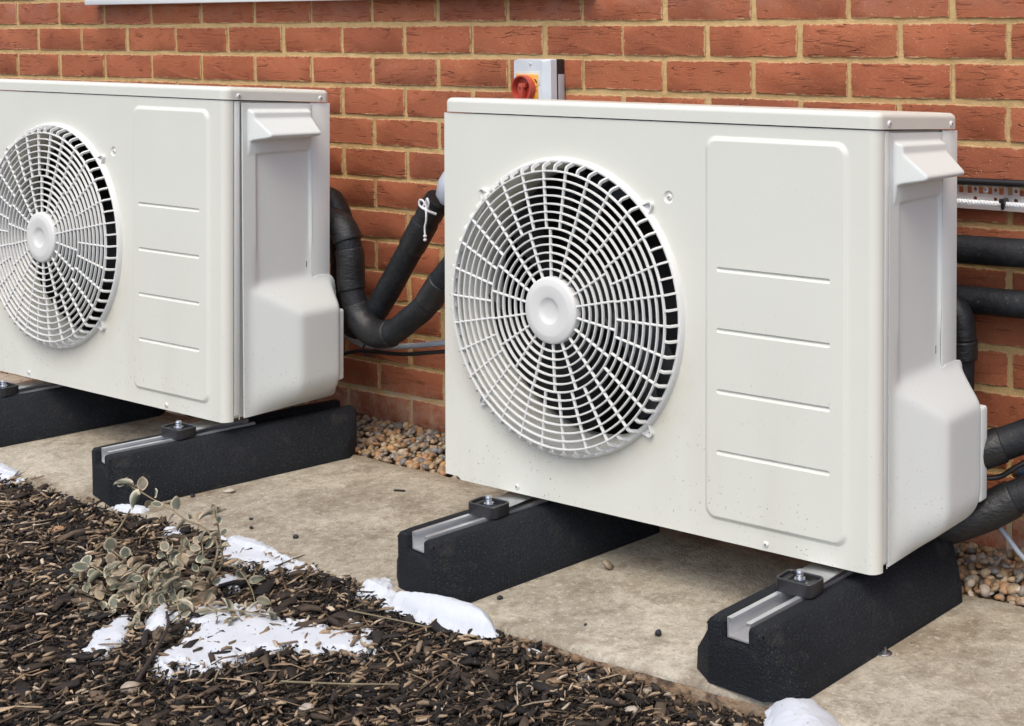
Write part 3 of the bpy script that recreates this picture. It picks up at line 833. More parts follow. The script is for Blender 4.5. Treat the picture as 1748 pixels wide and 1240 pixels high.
bm = bmesh.new(); bx(bm, -.0006, .0006, -.0022, .0022, -.007, .007, bev=.0004); MS['slot'] = mats(mesh_from(bm, 'slot', 30), M_SLOT)
def make_unit(loc, rx, ry, label, gap=False):
    M = Matrix.Rotation(rx, 4, 'X') @ Matrix.Rotation(ry, 4, 'Y')
    root_loc = Vector(loc)+(M @ (-OFF))
    u = empty('outdoor_unit', root_loc, (rx, ry, 0), label=label, cat='heat pump unit', group='white outdoor heat pump units by the brick wall')
    add('casing', MS['case'], u); wn(add('front_panel', MS['front'], u))
    add('interior_baffle', MS['dark'], u)
    wn(add('lid', MS['lid'], u)); wn(add('embossed_panel', MS['emb'], u)); add('side_frame', MS['strip'], u)
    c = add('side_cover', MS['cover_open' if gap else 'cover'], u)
    l = add('rear_lip', MS['lip'], u)
    if gap: l.location = (-.004, -.022, .0)
    if gap: c.rotation_euler = (R(.45), 0, R(.3)); c.location = (.0025, .0055, .0)
    ctr = Vector((HX, 0, HZ))+OFF
    g = add('fan_grille', MS['rim'], u, ctr); g.scale = (GS+.012, 1, GS)
    for m in MS['rings']: add('grille_ring', m, g)
    for k in range(30): add('grille_spoke', MS['sp_o'], g, rot=(0, R(12*k+.5), 0))
    for k in range(18): add('grille_spoke', MS['sp_i'], g, rot=(0, R(20*k+8), 0))
    for k in range(60): add('grille_tooth', MS['tooth'], g, rot=(0, R(6*k+.5), 0))
    add('hub_cap', MS['hub'], g)
    for a in (45, 135, 225, 315):
        t = add('fixing_tab', MS['tab'], g, (.2685*math.cos(R(a)), 0, .2685*math.sin(R(a))), (0, -R(a), 0))
    for a in (45, 135, 225, 315):
        add('screw', MS['screw_s'], g, (.2775*math.cos(R(a)), -.0018, .2775*math.sin(R(a))))
    add('fan_shroud', MS['shroud'], u, ctr).scale = (GS, 1, GS)
    f = add('fan', MS['rotor'], u, ctr)
    for k in range(3): add('fan_blade', MS['blade'], f, rot=(0, R(120*k+17), 0))
    for p in ((-.4065, -.1237), (-.7560, -.6745), (-.2065, -.6755)):
        add('screw', MS['screw'], u, Vector((p[0], .003 if p[0] == -.4065 else 0, p[1]))+OFF)
    add('knockout_slot', MS['slot'], c, Vector((-.0052, .2045, -.372))+OFF)
    for y in (.031, .242):
        add('screw', MS['screw'], u, Vector((.002, y, .0095+fall(0, y)))+OFF, (0, 0, R(90)))
    return u
U2 = make_unit((3.2579, -.4653, -.2452), -.0162, .0014, 'near white outdoor unit with whole fan grille in view, below the isolator switch')
U1 = make_unit((1.6633, -.4696, -.2370), -.0227, .0038, 'far white outdoor unit cut off by the left edge, side cover standing slightly open', True)

# ================================================================== rubber feet
def foot_mesh(L=.512):
    bm = bmesh.new(); H = .100
    def sec(y, wb, wm, wt, s, zt=H):
        P = [(-wb, 0), (-wm, .032), (-wt-.004, zt-.010), (-wt+.004, zt), (-s, zt), (-s, zt-.030), (s, zt-.030), (s, zt), (wt-.004, zt), (wt+.004, zt-.010), (wm, .032), (wb, 0)]
        return [bm.verts.new((x, y, z)) for x, z in P]
    S = [sec(0, .055, .054, .050, .025, H-.001), sec(.004, .058, .056, .052, .0245), sec(.026, .100, .098, .055, .0245)]
    for k in range(1, 8): S.append(sec(.04+(L-.08)*k/8, .100, .098, .055, .0245))
    S += [sec(L-.040, .100, .098, .055, .0245), sec(L-.004, .058, .056, .052, .0245), sec(L, .055, .054, .050, .025, H-.001)]
    for A, B in zip(S, S[1:]):
        n = len(A)
        for i in range(n): bm.faces.new((A[i], A[(i+1) % n], B[(i+1) % n], B[i]))
    bm.faces.new(S[0]); bm.faces.new(S[-1][::-1])
    bmesh.ops.recalc_face_normals(bm, faces=bm.faces)
    es = [e for e in bm.edges if e.calc_face_angle(0) > R(38) and (e.verts[0].co.z+e.verts[1].co.z) > .02]
    bmesh.ops.bevel(bm, geom=es, offset=.0045, segments=2, affect='EDGES', profile=.5)
    return mesh_from(bm, 'rubber_block', 50)
def rail_mesh(L=.512):
    bm = bmesh.new(); y0, y1 = .010, .300; t = .0025; w = .0225; zt = .1025; zb = .0725
    P = [(-w, zb), (-w, zt), (-w+.009, zt), (-w+.009, zt-.005), (-w+.0065, zt-.005), (-w+.0065, zt-t), (-w+t, zt-t), (-w+t, zb+t)]
    P = P+[(-x, z) for x, z in P[::-1]]
    A = [bm.verts.new((x, y0, z)) for x, z in P]; B = [bm.verts.new((x, y1, z)) for x, z in P]
    n = len(P)
    for i in range(n): bm.faces.new((A[i], A[(i+1) % n], B[(i+1) % n], B[i]))
    r = bmesh.ops.triangle_fill(bm, edges=[e for e in bm.edges if e.is_boundary and e.verts[0].co.y < .1], use_beauty=True)
    return mesh_from(bm, 'channel_rail', 20)
def tray_mesh():
    bm = bmesh.new(); hx, hy, h = .0345, .0215, .0205
    def lp(i, z): return [bm.verts.new((x, y, z)) for x, y in rrect(-hx+i, hx-i, -hy+i, hy-i, .010-i, 4)]
    L = [lp(0, 0), lp(0, h-.001), lp(.001, h), lp(.0035, h), lp(.0045, h-.001), lp(.0045, .006)]
    for a, b in zip(L, L[1:]):
        n = len(a)
        for i in range(n): bm.faces.new((a[i], a[(i+1) % n], b[(i+1) % n], b[i]))
    bm.faces.new(L[0][::-1]); bm.faces.new(L[-1])
    bx(bm, .017, .029, -.015, .015, .006, .016); bx(bm, -.029, -.018, -.015, .015, .006, .016)
    return mesh_from(bm, 'clamp_tray', 40)
def bolt_mesh():
    bm = bmesh.new(); lathe(bm, [(0, .005), (.0055, .005)]+[(.0055+.0006*(k % 2), .006+.0020*k) for k in range(13)]+[(.0048, .0315), (0, .032)], 16)
    return mesh_from(bm, 'bolt', 30)
def nut_mesh():
    bm = bmesh.new(); lathe(bm, [(.0055, .0085), (.0125, .0085), (.0125, .010), (.0055, .010)], 20); lathe(bm, [(.005, .010), (.0095, .010), (.0100, .011), (.0100, .0175), (.0094, .0190), (.005, .0190)], 6)
    return mesh_from(bm, 'nut', 30)
FM = {k: mats(f(), m) for k, f, m in (('block', foot_mesh, M_RUBBER), ('rail', rail_mesh, M_ALU), ('tray', tray_mesh, M_CLAMP), ('bolt', bolt_mesh, M_STEEL), ('nut', nut_mesh, M_STEEL))}
bm = bmesh.new(); bx(bm, -.030, .030, -.012, .150, .008, .0105, bev=.0008); FM['brk'] = mats(mesh_from(bm, 'bracket', 30), M_STEEL)
def make_foot(x, y, yaw, label, by=.150):
    f = empty('rubber_support', (x, y, GZ+.0005), (0, 0, R(yaw)), label=label, cat='support foot', group='black rubber feet carrying the outdoor units')
    b = add('rubber_block', FM['block'], f)
    add('channel_rail', FM['rail'], f)
    c = add('clamp', FM['tray'], f, (.004, by, .1028), (0, 0, R(-yaw)))
    add('bolt', FM['bolt'], c); add('nut', FM['nut'], c); add('unit_bracket', FM['brk'], c)
    return f
make_foot(3.143, -.694, -5, 'nearest rubber foot, under the right end of the near unit, metal channel on top')
make_foot(2.468, -.690, -9, 'rubber foot under the fan side of the near unit, snow heaped against its front')
make_foot(1.532, -.687, -13.5, 'rubber foot under the right end of the far unit, its whole side in view').scale = (1, 1.045, 1)
make_foot(.855, -.685, -12, 'rubber foot cut off by the left edge, under the fan side of the far unit')

# ================================================================== pipes
def pipe(name, label, ctrl, r, mat=M_PIPE, collars=(), sub=10, cat='pipe', group=None, n=20, wob=.03):
    t = empty(name, ctrl[0], label=label, cat=cat, group=group); O = Vector(ctrl[0])
    P = [p-O for p in spline(ctrl, sub)]
    rr = [r*(1+wob*noise.noise(Vector((i*.35, r*99, 0)))) for i in range(len(P))]
    bm = bmesh.new(); tube(bm, P, rr, n); add('insulation' if mat is M_PIPE else 'sheath', mesh_from(bm, name, 60), t, mat=mat)
    for a, b, s in collars:
        i0, i1 = int(a*(len(P)-1)), int(b*(len(P)-1))
        if i1-i0 < 1: i1 = i0+1
        seg = P[i0:i1+1]
        fine = spline(seg, 3) if len(seg) > 1 else seg
        bm = bmesh.new(); k = len(fine)
        tube(bm, fine, [r*s*(1-.06*(j in (0, k-1))) for j in range(k)], n); add('tape_wrap', mesh_from(bm, 'tape', 60), t, mat=M_TAPE)
    return t
pipe('insulated_pipe', 'thick black insulated pipe rising between the units to a white cord', 
     [(1.53, -.13, -.49), (1.575, -.13, -.497), (1.607, -.13, -.56), (1.615, -.13, -.68), (1.635, -.13, -.765), (1.678, -.13, -.775), (1.735, -.13, -.722), (1.825, -.13, -.607), (1.915, -.13, -.488), (1.935, -.13, -.465)], .0285,
     collars=[(0, .22, 1.12), (.40, .58, 1.10), (.80, .86, 1.08), (.87, .93, 1.07), (.94, .985, 1.05)], group='insulated pipes between the units')
pipe('insulated_pipe', 'thick black insulated pipe bent in a low U between the units',
     [(1.56, -.165, -.532), (1.625, -.165, -.533), (1.664, -.165, -.556), (1.680, -.165, -.61), (1.683, -.165, -.68), (1.708, -.165, -.745), (1.755, -.165, -.778), (1.815, -.165, -.772), (1.875, -.165, -.735), (1.930, -.165, -.695), (1.985, -.165, -.632), (2.05, -.165, -.57)], .0285,
     collars=[(.04, .22, 1.14), (.25, .38, 1.10), (.42, .64, 1.12), (.83, .90, 1.07)], group='insulated pipes between the units')
# valve body with dust cord at the top pipe's end
v = empty('pipe_valve', (1.985, -.13, -.43), label='grey domed pipe valve half hidden behind the near unit', cat='valve')
bm = bmesh.new(); lathe(bm, [(0, -.045), (.022, -.045), (.034, -.03), (.036, 0), (.030, .022), (.015, .034), (0, .038)], 24, Matrix.Rotation(R(20), 4, 'Y')); add('valve_body', mesh_from(bm, 'valve', 50), v, mat=M_GREYPL)
c = empty('cord_bow', (1.932, -.17, -.478), label='white cord tied in a bow round the top of the rising pipe', cat='cord')
def cordtube(name, pts, r=.0032):
    bm = bmesh.new(); tube(bm, spline(pts, 6), r, 8); add(name, mesh_from(bm, name, 60), c, mat=M_STRING)
cordtube('loop', [(0, 0, 0), (-.012, -.004, .018), (-.026, -.006, .020), (-.030, -.006, .008), (-.020, -.004, -.002), (-.002, 0, -.004)])
cordtube('loop', [(0, 0, 0), (.006, -.004, .020), (.014, -.006, .026), (.020, -.006, .014), (.014, -.004, .002), (.002, 0, -.004)])
cordtube('band', [(-.030, .02, .012), (-.018, -.002, -.002), (0, -.004, -.006), (.012, .0, -.012), (.022, .02, -.022)], .004)
cordtube('tail', [(0, -.004, -.004), (.006, -.006, -.020), (.004, -.006, -.042), (-.003, -.006, -.060), (-.002, -.006, -.085)])
bm = bmesh.new()
for z in (-.085, -.096): bmesh.ops.create_icosphere(bm, subdivisions=2, radius=.0062, matrix=Matrix.Translation((-.002, -.006, z)) @ Matrix.Diagonal((1, 1, .8, 1)))
add('knot', mesh_from(bm, 'knot', 60), c, mat=M_STRING)
c.scale = (.60, .75, .75); c.location.x += .008
# cables between units
def corr(ctrl, r, step=.006):
    P = spline(ctrl, 24); return P
def cable(name, label, ctrl, r, mat, rib=0, group=None, cat='cable', n=10):
    P = spline(ctrl, 22); O = Vector(ctrl[0]); P = [p-O for p in P]
    rr = [r*(1+rib*(k % 2)) for k in range(len(P))] if rib else r
    bm = bmesh.new(); tube(bm, P, rr, n)
    return add(name, mesh_from(bm, name, 60), None, ctrl[0], mat=mat, label=label, cat=cat, group=group)
cable('conduit', 'grey ribbed flexible conduit sagging between the two units', [(1.48, -.10, -.795), (1.568, -.10, -.813), (1.62, -.10, -.828), (1.667, -.10, -.832), (1.781, -.10, -.820), (1.91, -.10, -.797), (2.05, -.10, -.772)], .0056, M_GREYCAB, .30)
cable('cable', 'thin black cable running under the grey conduit between units', [(1.48, -.105, -.898), (1.567, -.105, -.864), (1.62, -.105, -.849), (1.681, -.105, -.843), (1.79, -.105, -.836), (1.91, -.105, -.816), (2.05, -.105, -.795)], .0048, M_BLACKCAB)
bm = bmesh.new(); tube(bm, [(.013*math.cos(a)*.8, .009*math.cos(a), .0165*math.sin(a)) for a in np.linspace(0, 2*math.pi, 25)], .0022, 6); tube(bm, [(0, -.008, .015), (.002, -.010, .026)], .0022, 6)
add('cable_tie', mesh_from(bm, 'tie', 60), None, (1.668, -.106, -.838), mat=M_BLACKCAB, label='black cable tie holding the grey conduit and black cable together', cat='cable tie')
# right-hand side
pipe('wall_pipe', 'upper thick black insulated pipe running level along the wall at the right edge', [(2.3, -.045, -.50), (2.7, -.045, -.496), (3.2, -.045, -.489), (3.6, -.045, -.480), (4.1, -.045, -.47)], .0258, group='insulated pipes along the wall at the right edge', wob=.01)
pipe('drop_pipe', 'upright black pipe with an elbow close behind the near unit', [(2.98, -.10, -.590), (3.09, -.10, -.583), (3.160, -.10, -.578), (3.205, -.10, -.592), (3.217, -.10, -.63), (3.217, -.10, -.70), (3.214, -.105, -.80), (3.20, -.12, -.90)], .0225,
     collars=[(.20, .60, 1.16), (.61, .68, 1.22)], wob=.01)
pipe('wall_pipe', 'lower thick black insulated pipe running level along the wall at the right edge', [(2.3, -.05, -.585), (2.7, -.05, -.583), (3.2, -.05, -.579), (3.6, -.05, -.572), (4.1, -.05, -.562)], .0250, group='insulated pipes along the wall at the right edge', wob=.01)
pipe('insulated_hose', 'upper black hose leaving the back of the near unit at lower right', [(3.12, -.22, -.85), (3.22, -.20, -.838), (3.29, -.165, -.812), (3.35, -.135, -.786), (3.44, -.105, -.748), (3.58, -.08, -.715), (3.8, -.07, -.70)], .0285, collars=[(.20, .42, 1.1)], group='black hoses leaving the near unit')
pipe('insulated_hose', 'lower black hose leaving the back of the near unit just above the gravel', [(3.12, -.22, -.958), (3.22, -.20, -.945), (3.29, -.165, -.920), (3.35, -.135, -.885), (3.44, -.105, -.850), (3.58, -.08, -.825), (3.8, -.07, -.81)], .0290, collars=[(.15, .48, 1.12)], group='black hoses leaving the near unit')
cable('cable', 'thin black cable looping below the upper black hose at the right edge', [(3.20, -.20, -.845), (3.27, -.17, -.858), (3.31, -.15, -.858), (3.345, -.14, -.835), (3.42, -.11, -.79), (3.55, -.09, -.75)], .0045, M_BLACKCAB)
cable('cable', 'thin grey cable slanting from the near unit down to the gravel', [(3.22, -.16, -.86), (3.277, -.13, -.926), (3.313, -.128, -.964), (3.352, -.12, -1.008), (3.42, -.10, -1.055), (3.5, -.09, -1.07)], .0046, M_GREYCAB)
v = empty('pipe_fitting', (3.30, -.05, -.879), label='small brass end of a dark pipe poking out below the upper hose', cat='fitting')
MX = Matrix.Rotation(R(90), 4, 'Y')
bm = bmesh.new(); lathe(bm, [(0, -.018), (.004, -.018), (.005, -.006), (.010, -.005), (.011, .004), (.008, .006), (0, .006)], 18, MX); add('brass_end', mesh_from(bm, 'f', 40), v, mat=M_COPPER)
bm = bmesh.new(); lathe(bm, [(0, .006), (.0135, .006), (.0135, .16), (0, .16)], 20, MX); add('pipe_body', mesh_from(bm, 'f', 40), v, mat=M_BLUE)
# perforated cable tray with conduit and braided cable
tr = empty('cable_tray', (3.4, -.006, -.395), label='perforated metal cable tray strip fixed level on the wall at right', cat='cable tray')
X0, X1 = 2.6, 4.1; holes = []; x = X0+.02; k = 0
while x < X1-.03:
    holes.append([(x-.0045, -.372+.0), (x+.0045, -.372), (x+.0045, -.391), (x-.0045, -.391)])
    holes.append([(x+.0115+.0036*math.cos(a), -.383+.0036*math.sin(a)) for a in np.linspace(0, 2*math.pi, 9)[:-1]])
    holes.append([(x+.023-.0045, -.372), (x+.023+.0045, -.372), (x+.023+.0045, -.391), (x+.023-.0045, -.391)])
    holes.append([(x+.0115+.0042*math.cos(a), -.400+.0036*math.sin(a)) for a in np.linspace(0, 2*math.pi, 9)[:-1]])
    x += .0405
V, F = cdt([(X0, -.416), (X1, -.416), (X1, -.364), (X0, -.364)], holes)
bm = bmesh.new(); vs = [bm.verts.new((p.x, -.006, p.y)) for p in V]
for f in F: bm.faces.new([vs[i] for i in f])
bmesh.ops.remove_doubles(bm, verts=bm.verts, dist=1e-6)
bmesh.ops.solidify(bm, geom=bm.faces, thickness=.0016)
bx(bm, X0, X1, -.024, -.006, -.4172, -.4155); bx(bm, X0, X1, -.0245, -.0232, -.4172, -.4105)
for v_ in bm.verts: v_.co -= tr.location
add('perforated_strip', mesh_from(bm, 'tray', 0), tr, mat=M_ALU)
for i in range(4): add('screw', MS['screw'], tr, Vector((3.221+.162*i-.0, -.0075, -.383))-tr.location)
cable('conduit', 'black conduit lying along the top of the metal cable tray', [(2.6, -.018, -.376), (3.0, -.018, -.371), (3.4, -.018, -.366), (4.1, -.018, -.360)], .0072, M_BLACKCAB)
bm = bmesh.new()
for ph in (0, math.pi*2/3, math.pi*4/3):
    tube(bm, [(x, .0026*math.cos(x*330+ph), .0026*math.sin(x*330+ph)) for x in np.arange(-.6, .7, .0024)], .0031, 6)
add('braided_cable', mesh_from(bm, 'braid', 60), None, (3.4, -.016, -.4065), mat=M_STRING, label='silvery braided cable lying along the bottom of the cable tray', cat='cable')
bm = bmesh.new(); bx(bm, -.0035, .0035, -.011, .010, -.010, .010, bev=.002); bx(bm, -.005, .005, -.015, -.009, .002, .010, bev=.001)
add('cable_tie', mesh_from(bm, 'tie', 40), None, (3.262, -.016, -.405), mat=M_BLACKCAB, label='black cable tie on the braided cable at the tray', cat='cable tie')

# ================================================================== isolator switch
iso = empty('isolator_switch', (2.148, 0, -.24), label='grey and black wall isolator box with red rotary handle', cat='switch')
IO = Vector(iso.location)
def ip(name, bm, mat, sm=35, parent=iso):
    for v_ in bm.verts: v_.co -= IO
    return add(name, mesh_from(bm, name, sm), parent, mat=mat)
ix0, ix1, iz0, iz1 = 2.098, 2.198, -.323, -.153
bm = bmesh.new(); bx(bm, ix0+.001, ix1-.001, -.0275, -.001, iz0+.001, iz1-.001, bev=.002); ip('back_box', bm, M_BLK)
bm = bmesh.new(); r1 = rrect(ix0, ix1, iz0, iz1, .003, 3); r2 = rrect(ix0+.002, ix1-.014, iz0+.014, iz1-.003, .003, 3)
Ls = [[bm.verts.new((x, y, z)) for x, z in rr_] for rr_, y in ((r1, -.0278), (r1, -.046), (r2, -.058))]
for a, b in zip(Ls, Ls[1:]):
    for i in range(len(a)): bm.faces.new((a[i], a[(i+1) % len(a)], b[(i+1) % len(a)], b[i]))
bm.faces.new(Ls[-1]); bm.faces.new(Ls[0][::-1]); ip('cover', bm, M_BOX)
bm = bmesh.new(); bx(bm, 2.104, 2.178, -.0588, -.0575, -.21, -.180, bev=.0004); ip('label_strip', bm, plain('cream_label', (.62, .62, .55), .4))
bm = bmesh.new(); bx(bm, 2.108, 2.172, -.0610, -.0575, -.252, -.186, bev=.0012); pl = ip('yellow_plate', bm, M_YEL)
bm = bmesh.new()
HC = (2.138, -.2170)
lathe(bm, [(.0275, .058), (.0285, .060), (.0300, .074), (.0290, .0775), (.0262, .0775), (.0252, .075), (.0245, .064), (0, .064)], 40, Matrix.Translation((HC[0], 0, HC[1])) @ Matrix.Rotation(R(90), 4, 'X'))
h = ip('rotary_handle', bm, M_RED)
bm = bmesh.new(); bx(bm, HC[0]-.006, HC[0]+.006, -.0790, -.0640, HC[1]-.024, HC[1]+.012, bev=.002); bx(bm, HC[0]-.004, HC[0]+.011, -.0765, -.0640, HC[1]+.002, HC[1]+.012, bev=.002); ip('grip', bm, M_RED)
bm = bmesh.new(); bx(bm, HC[0]-.0016, HC[0]+.0016, -.0796, -.0788, HC[1]-.002, HC[1]+.004); ip('lock_hole', bm, M_INK)
bm = bmesh.new()
bx(bm, 2.1655, 2.1670, -.0616, -.0608, -.203, -.196); bx(bm, 2.163, 2.1662, -.0616, -.0608, -.199, -.196); bx(bm, 2.167, 2.1705, -.0616, -.0608, -.202, -.1995); bx(bm, 2.1695, 2.171, -.0616, -.0608, -.206, -.2)
for i in range(5): bx(bm, 2.1635+.001*(i % 2), 2.171-.0012*(i % 3), -.0614, -.0608, -.2120-.0030*i, -.2112-.0030*i)
ip('printed_mark', bm, M_INK, 0)
bm = bmesh.new(); bx(bm, ix1-.0012, ix1+.0006, -.0225, -.004, -.30, -.187, bev=.0003); ip('side_label', bm, M_LAB)
add('screw', MS['screw_s'], iso, Vector((2.150, -.0585, -.163))-IO)

# ================================================================== white sill at the top edge
s = empty('window_sill', (1.36, 0, -.01), label='white plastic sill crossing the top edge of the picture above the units', cat='sill')
SO = Vector(s.location)
bm = bmesh.new(); bx(bm, .428, 2.292, -.042, .0, -.016, .012, bev=.003)
for v_ in bm.verts: v_.co -= SO
add('sill_board', mesh_from(bm, 'sill', 30), s, mat=M_WHITE)
bm = bmesh.new(); bx(bm, .45, 2.27, -.018, .0, .012, .075, bev=.003); bx(bm, .45, .51, -.0178, 0, .075, .9, bev=.002); bx(bm, 2.21, 2.27, -.0178, 0, .075, .9, bev=.002); bx(bm, .45, 2.27, -.018, 0, .9, .96, bev=.003)
for v_ in bm.verts: v_.co -= SO
add('frame', mesh_from(bm, 'frame', 30), s, mat=M_WHITE)
gl = NT('window_glass'); M_GLASS = gl.out((.05, .06, .07), .06)
bm = bmesh.new(); bx(bm, .51, 2.21, -.008, -.003, .075, .9)
for v_ in bm.verts: v_.co -= SO
add('pane', mesh_from(bm, 'pane', 0), s, mat=M_GLASS)

# ================================================================== snow
def snow(outline, label, h=.014, base=None, rag=.006, hz=None):
    cx = sum(p[0] for p in outline)/len(outline); cy = sum(p[1] for p in outline)/len(outline)
    x0, x1 = min(p[0] for p in outline)-.02, max(p[0] for p in outline)+.02
    y0, y1 = min(p[1] for p in outline)-.02, max(p[1] for p in outline)+.02
    st = .0032; nx = int((x1-x0)/st)+2; ny = int((y1-y0)/st)+2
    xs = x0+st*np.arange(nx); ys = y0+st*np.arange(ny); X, Y = np.meshgrid(xs, ys)
    P = np.array(outline); D = np.full(X.shape, 9.); IN = np.zeros(X.shape, bool); n = len(P)
    for i in range(n):
        a, b = P[i], P[(i+1) % n]; ab = b-a; t = np.clip(((X-a[0])*ab[0]+(Y-a[1])*ab[1])/(ab@ab+1e-12), 0, 1)
        D = np.minimum(D, np.hypot(X-a[0]-t*ab[0], Y-a[1]-t*ab[1]))
        with np.errstate(divide='ignore', invalid='ignore'):
            c = ((a[1] > Y) != (b[1] > Y)) & (X < (b[0]-a[0])*(Y-a[1])/(b[1]-a[1]+1e-12)+a[0])
        IN ^= c
    D = np.where(IN, D, -D)
    NZ = np.array([[noise.noise(Vector((x*40, y*40, 1.))) + .8*noise.noise(Vector((x*120, y*120, 3.)))+.5*noise.noise(Vector((x*22, y*22, 7.))) for x in xs] for y in ys])
    D0 = D; D = D+rag*NZ
    hw_ = h*2.4 if h < .02 else max(.01, D0.max())
    H = h*np.clip(1-(1-np.clip((D if h < .02 else D0)/hw_, 0, 1))**2, 0, 1)**(.6 if h < .02 else .95)
    if h >= .02: H = H*np.clip(D/.006, 0, 1)+.0008*NZ+.0008*NZ*(D > 0)
    B = np.array([[(base if base is not None else soil_h(x, y)+.0085) for x in xs] for y in ys])
    if base is None: B = np.where(Y > np.array([slab_front(x) for x in xs])[None]+.0, np.maximum(B, GZ), B)
    Z = B+np.where(D > -.002, H, 0)-.006*(D <= 0)
    V = np.stack([X-cx, Y-cy, Z-GZ], -1).reshape(-1, 3); F = []
    ok = D > -.004
    for j in range(ny-1):
        for i in range(nx-1):
            if ok[j, i] or ok[j+1, i] or ok[j, i+1] or ok[j+1, i+1]: F.append((j*nx+i, j*nx+i+1, (j+1)*nx+i+1, (j+1)*nx+i))
    me = np_mesh('snow', V, F, smooth=True)
    bm = bmesh.new(); bm.from_mesh(me); bmesh.ops.delete(bm, geom=[v for v in bm.verts if not v.link_faces], context='VERTS'); bm.to_mesh(me); bm.free()
    return add('snow_patch', me, None, (cx, cy, GZ), mat=M_SNOW, label=label, cat='snow', group='patches of leftover snow')
snow([(2.430, -.722), (2.465, -.703), (2.52, -.688), (2.57, -.680), (2.615, -.680), (2.655, -.694), (2.692, -.722), (2.672, -.736), (2.61, -.744), (2.53, -.743), (2.46, -.734)], 'thick white mound of snow heaped against the front of the middle rubber foot', .026, GZ-.002, rag=.004)
snow([(2.352, -.700), (2.37, -.670), (2.39, -.675), (2.41, -.700), (2.45, -.715), (2.45, -.735), (2.40, -.725), (2.36, -.730)], 'ragged little snow patch at the left of the middle foot mound', .011, rag=.012)
snow([(1.945, -.700), (1.960, -.676), (2.007, -.668), (2.109, -.690), (2.217, -.702), (2.195, -.722), (2.14, -.736), (2.072, -.752), (2.016, -.745)], 'flat snow patch on the slab edge behind the shrub, right of it', .011, rag=.012)
snow([(2.245, -.885), (2.285, -.868), (2.364, -.868), (2.43, -.865), (2.497, -.85), (2.56, -.845), (2.555, -.875), (2.511, -.925), (2.455, -.945), (2.416, -.985), (2.411, -1.012), (2.406, -1.049), (2.377, -1.079), (2.330, -1.078), (2.300, -1.055), (2.29, -1.0), (2.262, -.965), (2.215, -.975), (2.20, -.945)], 'broad sprawling snow patch on the mulch in front of the shrub', .0095, rag=.024)
snow([(2.16, -.955), (2.20, -.965), (2.235, -.985), (2.245, -1.01), (2.20, -1.015), (2.165, -.995)], 'snow lump under the left branches of the shrub', .018, rag=.010)
snow([(2.115, -1.00), (2.155, -1.005), (2.20, -1.04), (2.215, -1.09), (2.18, -1.115), (2.140, -1.07)], 'narrow strip of snow at the far left of the broad patch', .012, rag=.008)
snow([(3.205, -.695), (3.225, -.668), (3.262, -.655), (3.31, -.680), (3.37, -.740), (3.40, -.80), (3.30, -.80), (3.235, -.745)], 'snow lump at the bottom edge in front of the nearest rubber foot', .024, GZ-.004, rag=.005)
snow([(1.09, -.672), (1.14, -.662), (1.22, -.680), (1.262, -.708), (1.215, -.728), (1.12, -.71)], 'snow patch on the slab edge at the left border', .014, rag=.010)
snow([(1.59, -.696), (1.61, -.668), (1.671, -.668), (1.68, -.690), (1.64, -.700)], 'thin snow sliver at the corner of the far right foot', .010, GZ, rag=.006)
snow([(1.795, -.725), (1.812, -.702), (1.86, -.705), (1.855, -.731)], 'small snow scrap at the slab edge left of the shrub tip', .010, rag=.008)
snow([(2.098, -.808), (2.10, -.780), (2.146, -.795), (2.178, -.830), (2.135, -.836)], 'lacy snow scrap behind the right branches of the shrub', .012, rag=.012)
snow([(2.725, -.722), (2.75, -.706), (2.79, -.714), (2.77, -.728)], 'tiny snow scrap beside the slab edge right of the mound', .008, rag=.008)
snow([(2.865, -.735), (2.89, -.722), (2.915, -.732), (2.89, -.742)], 'tiniest snow scrap in the mulch near the nearest foot', .008, rag=.006)
snow([(2.44, -.81), (2.49, -.805), (2.51, -.82), (2.46, -.828)], 'small snow scrap in the mulch left of the middle foot', .008, rag=.008)

# ================================================================== small stones, bits
def stone(name, x, y, s, col, label, z=GZ, sq=.6, cat='stone', shape=None):
    v = pebble_np(np.array([0, 0, 0.]), s); 
    if shape: v = v*np.array(shape)
    v[:, 2] -= v[:, 2].min()+.0003
    me = np_mesh(name, v, IF, np.tile([*col, 1], (len(v), 1)), smooth=shape is None)
    add(name, me, None, (x, y, z), mat=M_PEB, label=label, cat=cat)
stone('stone_chip', 1.716, -.52, .014, (.50, .44, .36), 'pale angular stone chip beside the far right rubber foot', shape=(1, .8, .6))
stone('pebble', 2.674, -.431, .012, (.34, .28, .20), 'tan pebble on the slab under the near unit')
stone('rubber_crumb', 2.064, -.621, .0062, (.03, .03, .035), 'black crumb near the slab edge below the snow patch', cat='debris', shape=(1, .9, .9))
stone('rubber_crumb', 1.900, -.600, .0045, (.03, .03, .035), 'black crumb on the slab, upper of the two left of the open slab', cat='debris', shape=(1, .9, .9))
stone('rubber_crumb', 1.945, -.632, .0045, (.03, .03, .035), 'black crumb on the slab above the shrub tip', cat='debris', shape=(1, .9, .9))
stone('rubber_crumb', 2.925, -.600, .0078, (.025, .025, .028), 'largest black crumb, on the slab left of the nearest foot', cat='debris', shape=(1, .9, .9))
stone('rubber_crumb', 2.605, -.628, .0055, (.03, .03, .035), 'black crumb touching the corner of the middle foot', cat='debris', shape=(1, .9, .9))
stone('rubber_crumb', 2.80, -.632, .004, (.03, .03, .035), 'speck of black rubber near the middle of the slab', cat='debris', shape=(1, .9, .9))
stone('rubber_crumb', 1.675, -.575, .007, (.03, .03, .035), 'black crumb against the side of the far right foot', cat='debris', shape=(1, .9, .9))
